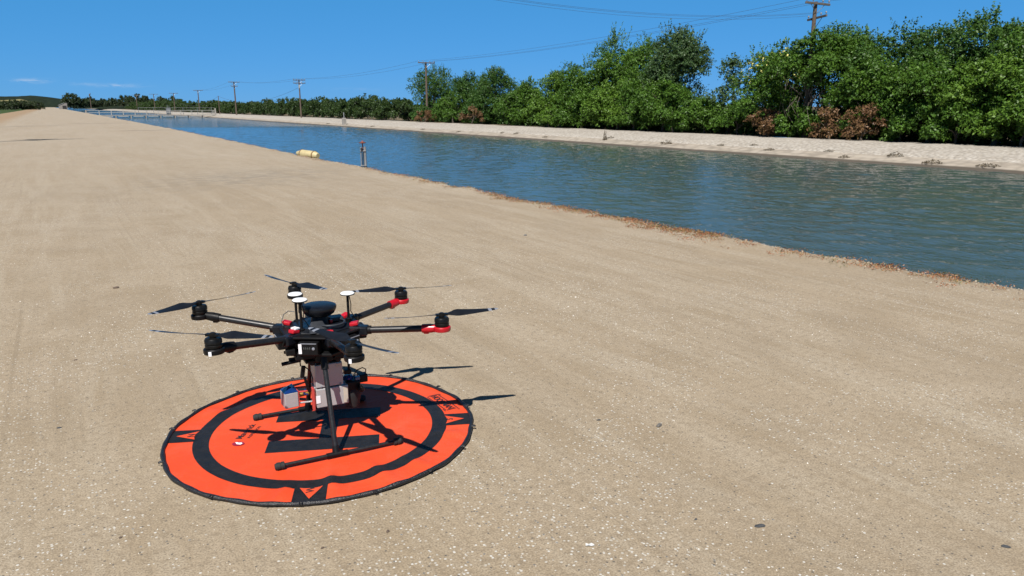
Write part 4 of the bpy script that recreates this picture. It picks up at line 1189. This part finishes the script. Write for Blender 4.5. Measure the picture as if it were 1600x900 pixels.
# round black cover standing above the hub
rc = MB().lathe([(0.030, 0.0), (0.056, 0.003), (0.068, 0.012), (0.077, 0.030), (0.079, 0.040), (0.077, 0.046), (0.068, 0.050), (0.035, 0.053), (0.0, 0.054)], (-0.005, -0.012, 0.596), 40).build('round_cover', M['blackgloss'], DR, True)
MB().lathe([(0.046, 0.552), (0.034, 0.598)], (-0.005, -0.012, 0), 16).build('cover_stem', M['black'], rc, True)

# batteries between the arms
for k in range(6):
    ang = 60 * k
    R_ = Matrix.Rotation(rad(ang), 3, 'Z')
    bt = MB().box(R_ @ Vector((0.162, 0, 0.492)), (0.085, 0.088, 0.058), R_).build('battery', M['black'], DR, bevel=0.005)
    f = lambda x, y, z: R_ @ Vector((x, y, z))
    MB().box(f(0.2050, 0.004, 0.518), (0.003, 0.070, 0.003), R_).build('trim_line', M['tip'], bt)
    for j in range(4):
        MB().box(f(0.2055, -0.016 + j * 0.0088, 0.497), (0.002, 0.0016, 0.009), R_).build('indicator_light', M['led'], bt)
    MB().lathe([(0.0065, 0), (0.0065, 0.003), (0.004, 0.004)], f(0.205, 0.026, 0.496), 14, R_ @ Matrix.Rotation(PI / 2, 3, 'Y')).build('power_button', M['tip'], bt, True)
    if k == 4:
        MB().box(f(0.2060, -0.033, 0.494), (0.003, 0.014, 0.044), R_).build('white_label', M['label'], bt)

# arms, motors, propellers
PZ = {90: 0.621, 30: 0.600, -30: 0.601, -90: 0.625, -150: 0.646, 150: 0.645}
BLADES = {90: (110.5, -68), 30: (170.6, -25.3), -30: (170.8, -15.5), -90: (112, -72), -150: (143.2, -42.7), 150: (-149.5, 7.4)}
def blade_mesh(sgn):
    """one folding blade along +X"""
    n, prof = 16, []
    vs, fs = [], []
    for i in range(n + 1):
        k = i / n
        x = 0.018 + 0.249 * k
        ch = np.interp(k, [0, 0.08, 0.22, 0.45, 0.75, 0.95, 1.0], [0.020, 0.030, 0.058, 0.048, 0.035, 0.024, 0.012])
        tw = rad(np.interp(k, [0, 0.2, 1.0], [10, 19, 6])) * sgn
        z = 0.010 * k * k
        sw = np.interp(k, [0, 0.22, 1.0], [0.0, 0.006, -0.004])
        th = np.interp(k, [0, 0.2, 1], [0.006, 0.0035, 0.0014])
        for (yy_, zz_) in ((0.5, 0), (0.1, th * 0.6), (-0.5, 0), (0.1, -th * 0.4)):
            yl = yy_ * ch + sw * sgn
            vs.append((x, yl * math.cos(tw), yl * math.sin(tw) + zz_ + z))
    for i in range(n):
        for j in range(4):
            j2 = (j + 1) % 4
            fs.append((i * 4 + j, i * 4 + j2, (i + 1) * 4 + j2, (i + 1) * 4 + j))
    fs += [(3, 2, 1, 0), tuple(n * 4 + j for j in range(4))]
    me = bpy.data.meshes.new('blade'); me.from_pydata(vs, [], fs)
    me.materials.append(M['blade']); me.materials.append(M['tip'])
    mi = [0] * len(fs)
    for i in (13, 15):
        for j in range(4): mi[i * 4 + j] = 1
    mi[-1] = 1
    me.polygons.foreach_set('material_index', mi)
    me.polygons.foreach_set('use_smooth', [True] * len(fs))
    try: me.set_sharp_from_angle(angle=rad(35))
    except Exception: pass
    return me
BM_ = {1: blade_mesh(1), -1: blade_mesh(-1)}
for idx, deg in enumerate((90, 30, -30, -90, -150, 150)):
    pz = PZ[deg]
    mz = pz - 0.066
    redm = deg in (30, -30)
    R_ = Matrix.Rotation(rad(deg), 3, 'Z')
    a0, a1 = P(0.150, deg, 0.520), P(0.520, deg, mz)
    arm = MB().tube([a0, a1], 0.0155, 20).build('arm', M['carbon'], DR, True)
    mm = M['red'] if redm else M['black']
    MB().lathe([(0.030, 0), (0.039, 0.002), (0.041, 0.008), (0.041, 0.020), (0.037, 0.024)], P(0.5665, deg, mz - 0.012), 28).build('motor_mount', mm, arm, True)
    d = (a1 - a0).normalized()
    MB().tube([a1 - d * 0.045, a1 - d * 0.012, a1 + d * 0.022], [0.0205, 0.0215, 0.018], 18).build('arm_clamp', mm, arm, True)
    MB().box(a1 - d * 0.026 + Vector((0, 0, -0.018)), (0.024, 0.020, 0.014), R_).build('clamp_foot', mm, arm, bevel=0.003)
    MB().lathe([(0.031, 0), (0.0335, 0.003), (0.0335, 0.014), (0.031, 0.016), (0.031, 0.019), (0.034, 0.021), (0.034, 0.034), (0.030, 0.041), (0.012, 0.043), (0.012, 0.047)], P(0.5665, deg, mz + 0.012), 30).build('motor', M['motorblack'], arm, True)
    if not redm:
        ld = {-90: -128, -150: -118}.get(deg, deg)
        lp = P(0.5665, deg, mz - 0.002) + P(0.0408, ld, 0)
        MB().box(lp, (0.004, 0.012, 0.018), Matrix.Rotation(rad(ld), 3, 'Z')).build('arm_light', M['label'], arm)
    # socket at the hub and its red lock
    sk = MB().box(P(0.178, deg, 0.522), (0.090, 0.052, 0.044), R_).build('arm_socket', M['blackgloss'], DR, bevel=0.008)
    MB().box(P(0.158, deg, 0.553), (0.040, 0.034, 0.018), R_ @ Matrix.Rotation(rad(-12), 3, 'Y')).build('arm_lock', M['red'], sk, bevel=0.005)
    MB().tube([P(0.205, deg, 0.522), P(0.236, deg, 0.524)], 0.0200, 18).build('socket_collar', M['black'], sk, True)
    if deg == -150:
        for s in (-0.009, 0.009):
            MB().box(P(0.150, deg, 0.5665) + R_ @ Vector((0, s, 0)), (0.024, 0.014, 0.006), R_).build('white_tag', M['label'], sk)
    # propeller: clamp and two folding blades
    pc = P(0.5665, deg, pz)
    b1, b2 = (x + 3.9 for x in BLADES[deg])
    pr = MB().box(pc + Vector((0, 0, 0.0)), (0.054, 0.020, 0.010), Matrix.Rotation(rad(b1), 3, 'Z')).lathe([(0.013, -0.010), (0.014, -0.004), (0.014, 0.006), (0.008, 0.010)], pc, 18).build('propeller', M['motorblack'], DR, True)
    sg = 1 if idx % 2 == 0 else -1
    for b_ in (b1, b2):
        bo = link('blade', BM_[sg], pr)
        bo.location = pc + Vector((0, 0, 0.001)); bo.rotation_euler = (0, 0, rad(b_))

# three satellite antennas on masts
for (x, y, zt) in ((0.136, 0.012, 0.676), (-0.100, -0.066, 0.690), (-0.090, 0.086, 0.681)):
    ms = MB().tube([(x, y, 0.538), (x, y, zt - 0.004)], 0.0062, 12).build('antenna_mast', M['black'], DR, True)
    MB().lathe([(0.012, 0), (0.016, 0.018), (0.009, 0.022)], (x, y, 0.538), 14).build('mast_base', M['black'], ms, True)
    MB().lathe([(0.022, -0.004), (0.0325, 0.0), (0.0325, 0.003), (0.028, 0.0065), (0.0, 0.0085)], (x, y, zt), 30).build('antenna_disc', M['disc'], ms, True)
    MB().lathe([(0.020, -0.007), (0.0335, -0.004), (0.0338, -0.0005)], (x, y, zt), 30).build('antenna_base', M['black'], ms, True)
    MB().tube([(x + 0.006, y - 0.004, zt - 0.006), (x + 0.012, y - 0.008, zt - 0.05), (x + 0.010, y - 0.006, zt - 0.085), (x + 0.028, y - 0.004, zt - 0.118), (x + 0.04, y + 0.01, 0.545)], 0.0022, 6).build('antenna_cable', M['black'], ms, True)
MB().tube([(-0.10, 0.08, 0.60), (-0.125, 0.09, 0.605), (-0.15, 0.075, 0.595), (-0.165, 0.06, 0.565), (-0.16, 0.05, 0.548)], 0.0020, 6).build('loose_cable', M['wire'], DR, True)

# landing gear: two tilted legs on long skids
for s in (-1, 1):
    lt, lb = Vector((-0.022, s * 0.112, 0.440)), Vector((-0.030, s * 0.285, 0.030))
    leg = MB().tube([lt, lb], 0.0115, 16).build('landing_leg', M['carbon'], DR, True)
    MB().tube([lt + (lt - lb).normalized() * 0.02, lt.lerp(lb, 0.16)], [0.019, 0.0165], 16).build('leg_socket', M['black'], leg, True)
    MB().tube([lt.lerp(lb, 0.93), lb + Vector((0, 0, -0.004))], [0.0145, 0.017], 14).build('leg_tee', M['black'], leg, True)
    sk0, sk1 = Vector((-0.285, s * 0.292, 0.026)), Vector((0.262, s * 0.292, 0.026))
    sk = MB().tube([sk0, sk1], 0.0082, 14).build('skid', M['carbon'], leg, True)
    MB().tube([(-0.075, s * 0.292, 0.026), (0.020, s * 0.292, 0.026)], 0.0118, 14).build('skid_joint', M['black'], leg, True)
    for e, t_ in ((sk0, -1), (sk1, 1)):
        MB().lathe([(0.010, 0), (0.0165, 0.003), (0.0165, 0.014), (0.0145, 0.016), (0.0145, 0.019), (0.0165, 0.021), (0.0165, 0.034), (0.0145, 0.036), (0.012, 0.042)], e - Vector((t_ * 0.03, 0, 0)), 18, Matrix.Rotation(t_ * PI / 2, 3, 'Y')).build('skid_foot', M['foam'], leg, True)

# payload: rails, plates, silver instrument boxes, scanner, camera
for y in (-0.055, 0.055):
    MB().tube([(-0.165, y, 0.418), (0.165, y, 0.418)], 0.0072, 12).build('payload_rail', M['carbon'], DR, True)
for (x, y) in ((-0.07, -0.055), (-0.07, 0.055), (0.08, -0.055), (0.08, 0.055)):
    MB().tube([(x, y, 0.418), (x, y, 0.448)], 0.010, 12).build('rail_hanger', M['black'], DR, True)
MB().box((0.0, 0.0, 0.396), (0.19, 0.15, 0.012)).build('payload_plate', M['black'], DR, bevel=0.003)
MB().box((-0.020, -0.100, 0.425), (0.075, 0.050, 0.045)).build('leg_mount', M['black'], DR, bevel=0.006)
MB().box((-0.020, 0.100, 0.425), (0.075, 0.050, 0.045)).build('leg_mount', M['black'], DR, bevel=0.006)
MB().box((-0.10, -0.09, 0.436), (0.09, 0.05, 0.022)).build('power_module', M['black'], DR, bevel=0.004)
MB().box((0.07, -0.10, 0.43), (0.09, 0.06, 0.03)).build('power_module', M['black'], DR, bevel=0.004)
for (x, y) in ((-0.06, -0.05), (0.06, -0.05), (0.06, 0.05), (-0.06, 0.05)):
    MB().lathe([(0.008, 0), (0.013, 0.006), (0.013, 0.014), (0.008, 0.02)], (x, y, 0.372), 14).build('rubber_damper', M['foam'], DR, True)
MB().box((-0.036, -0.045, 0.406), (0.034, 0.016, 0.014), Matrix.Rotation(0.4, 3, 'Z')).build('orange_plug', M['pink'], DR, bevel=0.003)
up = MB().box((0.012, -0.010, 0.314), (0.128, 0.098, 0.112)).build('upper_box', M['silver'], DR, bevel=0.004)
MB().box((0.012, -0.010, 0.371), (0.112, 0.086, 0.010)).build('box_lid', M['black'], up, bevel=0.003)
MB().box((0.058, -0.0602, 0.356), (0.026, 0.0024, 0.018)).build('cream_label', M['cream'], up)
for dx in (-0.04, 0.05):
    MB().lathe([(0.0045, 0), (0.0045, 0.003), (0.002, 0.004)], (0.012 + dx, -0.0592, 0.264), 8, Matrix.Rotation(PI / 2, 3, 'X')).build('screw', M['tip'], up, True)
lo = MB().box((0.022, -0.006, 0.206), (0.150, 0.110, 0.092)).build('lower_box', M['silver'], DR, bevel=0.004)
MB().box((-0.046, -0.0625, 0.203), (0.020, 0.0024, 0.036)).build('side_label', M['label'], lo)
MB().box((0.083, -0.0625, 0.205), (0.020, 0.0030, 0.075)).build('orange_strip', M['cream'], lo)
MB().box((-0.066, -0.050, 0.208), (0.012, 0.022, 0.112)).build('red_bracket', M['pink'], DR, bevel=0.003)
pl = [(-0.032, -0.036), (0.030, -0.036), (0.030, 0.036), (-0.032, 0.036)]
sb = MB().prism(pl, 0.178, 0.250).build('sensor_box', M['silver'], DR, bevel=0.003)
sb.location = (-0.165, -0.006, 0); sb.rotation_euler = (0, 0, rad(6))
MB().add([(-0.032, -0.036, 0.2515), (0.030, -0.036, 0.2515), (0.030, 0.036, 0.2515), (-0.032, 0.036, 0.2515), (-0.004, -0.004, 0.278), (0.022, 0.030, 0.272)],
         [(3, 2, 1, 0), (0, 1, 4), (1, 2, 5, 4), (2, 3, 5), (3, 0, 4, 5)]).build('blue_window', M['blueglass'], sb)
MB().box((0.0325, 0, 0.214), (0.003, 0.074, 0.078)).build('red_edge', M['pink'], sb)
for z, y in ((0.246, -0.03), (0.246, 0.03), (0.192, -0.03)):
    MB().tube([(-0.135, y, z), (-0.070, y, z - 0.004)], 0.0045, 10).build('sensor_strut', M['pink'] if z > 0.2 else M['silver'], DR, True)
MB().tube([(-0.130, 0.0, 0.220), (-0.076, 0.0, 0.224)], 0.012, 12).build('brass_coupling', M['brass'], DR, True)
MB().tube([(-0.092, -0.05, 0.235), (-0.104, -0.02, 0.228), (-0.090, 0.0, 0.24)], 0.004, 8).build('purple_cable', M['blueglass'], DR, True)
cd = MB().box((-0.108, -0.062, 0.352), (0.018, 0.016, 0.056), Matrix.Rotation(0.18, 3, 'Y')).build('cable_box', M['black'], DR, bevel=0.003)
MB().tube([(-0.118, -0.062, 0.410), (-0.116, -0.062, 0.38)], 0.003, 6).build('cable', M['black'], DR, True)
MB().tube([(-0.102, -0.062, 0.325), (-0.094, -0.06, 0.29), (-0.088, -0.055, 0.262), (-0.080, -0.05, 0.245)], 0.0065, 8).build('cable', M['black'], DR, True)
MB().tube([(-0.095, -0.055, 0.372), (-0.072, -0.06, 0.345), (-0.066, -0.062, 0.31), (-0.070, -0.06, 0.275)], 0.0028, 6).build('cable', M['black'], DR, True)
# downward camera and scanner head at the front
cm = MB().box((0.128, 0.0, 0.232), (0.070, 0.085, 0.050)).build('camera_body', M['black'], DR, bevel=0.006)
MB().lathe([(0.026, 0.118), (0.032, 0.120), (0.036, 0.140), (0.044, 0.175), (0.047, 0.195), (0.045, 0.212), (0.038, 0.222)], (0.128, 0.0, 0), 26).build('camera_lens', M['foam'], cm, True)
MB().lathe([(0.012, 0.0), (0.024, 0.006), (0.026, 0.016), (0.018, 0.024)], (0.112, -0.010, 0.258), 22).build('blue_dome', M['blueglass'], cm, True)
MB().box((0.150, -0.030, 0.266), (0.024, 0.020, 0.018)).build('blue_cover', M['blueglass'], cm, bevel=0.003)
MB().box((0.185, 0.006, 0.252), (0.044, 0.044, 0.040)).build('camera_grip', M['black'], cm, bevel=0.005)
MB().lathe([(0.012, 0), (0.015, 0.004), (0.015, 0.02), (0.010, 0.026)], (0.158, -0.05, 0.222), 16, Matrix.Rotation(PI / 2, 3, 'X')).build('camera_knob', M['motorblack'], cm, True)
MB().tube([(0.118, -0.01, 0.395), (0.118, -0.01, 0.285)], 0.0062, 10).build('camera_strut', M['black'], DR, True)
MB().box((0.110, -0.008, 0.300), (0.034, 0.030, 0.022)).build('strut_clamp', M['black'], DR, bevel=0.003)
MB().tube([(0.135, -0.02, 0.275), (0.150, -0.03, 0.306), (0.178, -0.03, 0.314), (0.197, -0.02, 0.300), (0.198, -0.005, 0.272)], 0.0026, 8).build('cable', M['black'], DR, True)
MB().tube([(-0.20, -0.07, 0.405), (-0.115, -0.07, 0.412)], 0.0085, 10).build('antenna_rod', M['black'], DR, True)
MB().box((-0.165, -0.11, 0.470), (0.04, 0.03, 0.028)).build('receiver', M['black'], DR, bevel=0.004)
MB().tube([(0.10, -0.085, 0.445), (0.098, -0.088, 0.36)], 0.006, 10).build('front_strut', M['black'], DR, True)
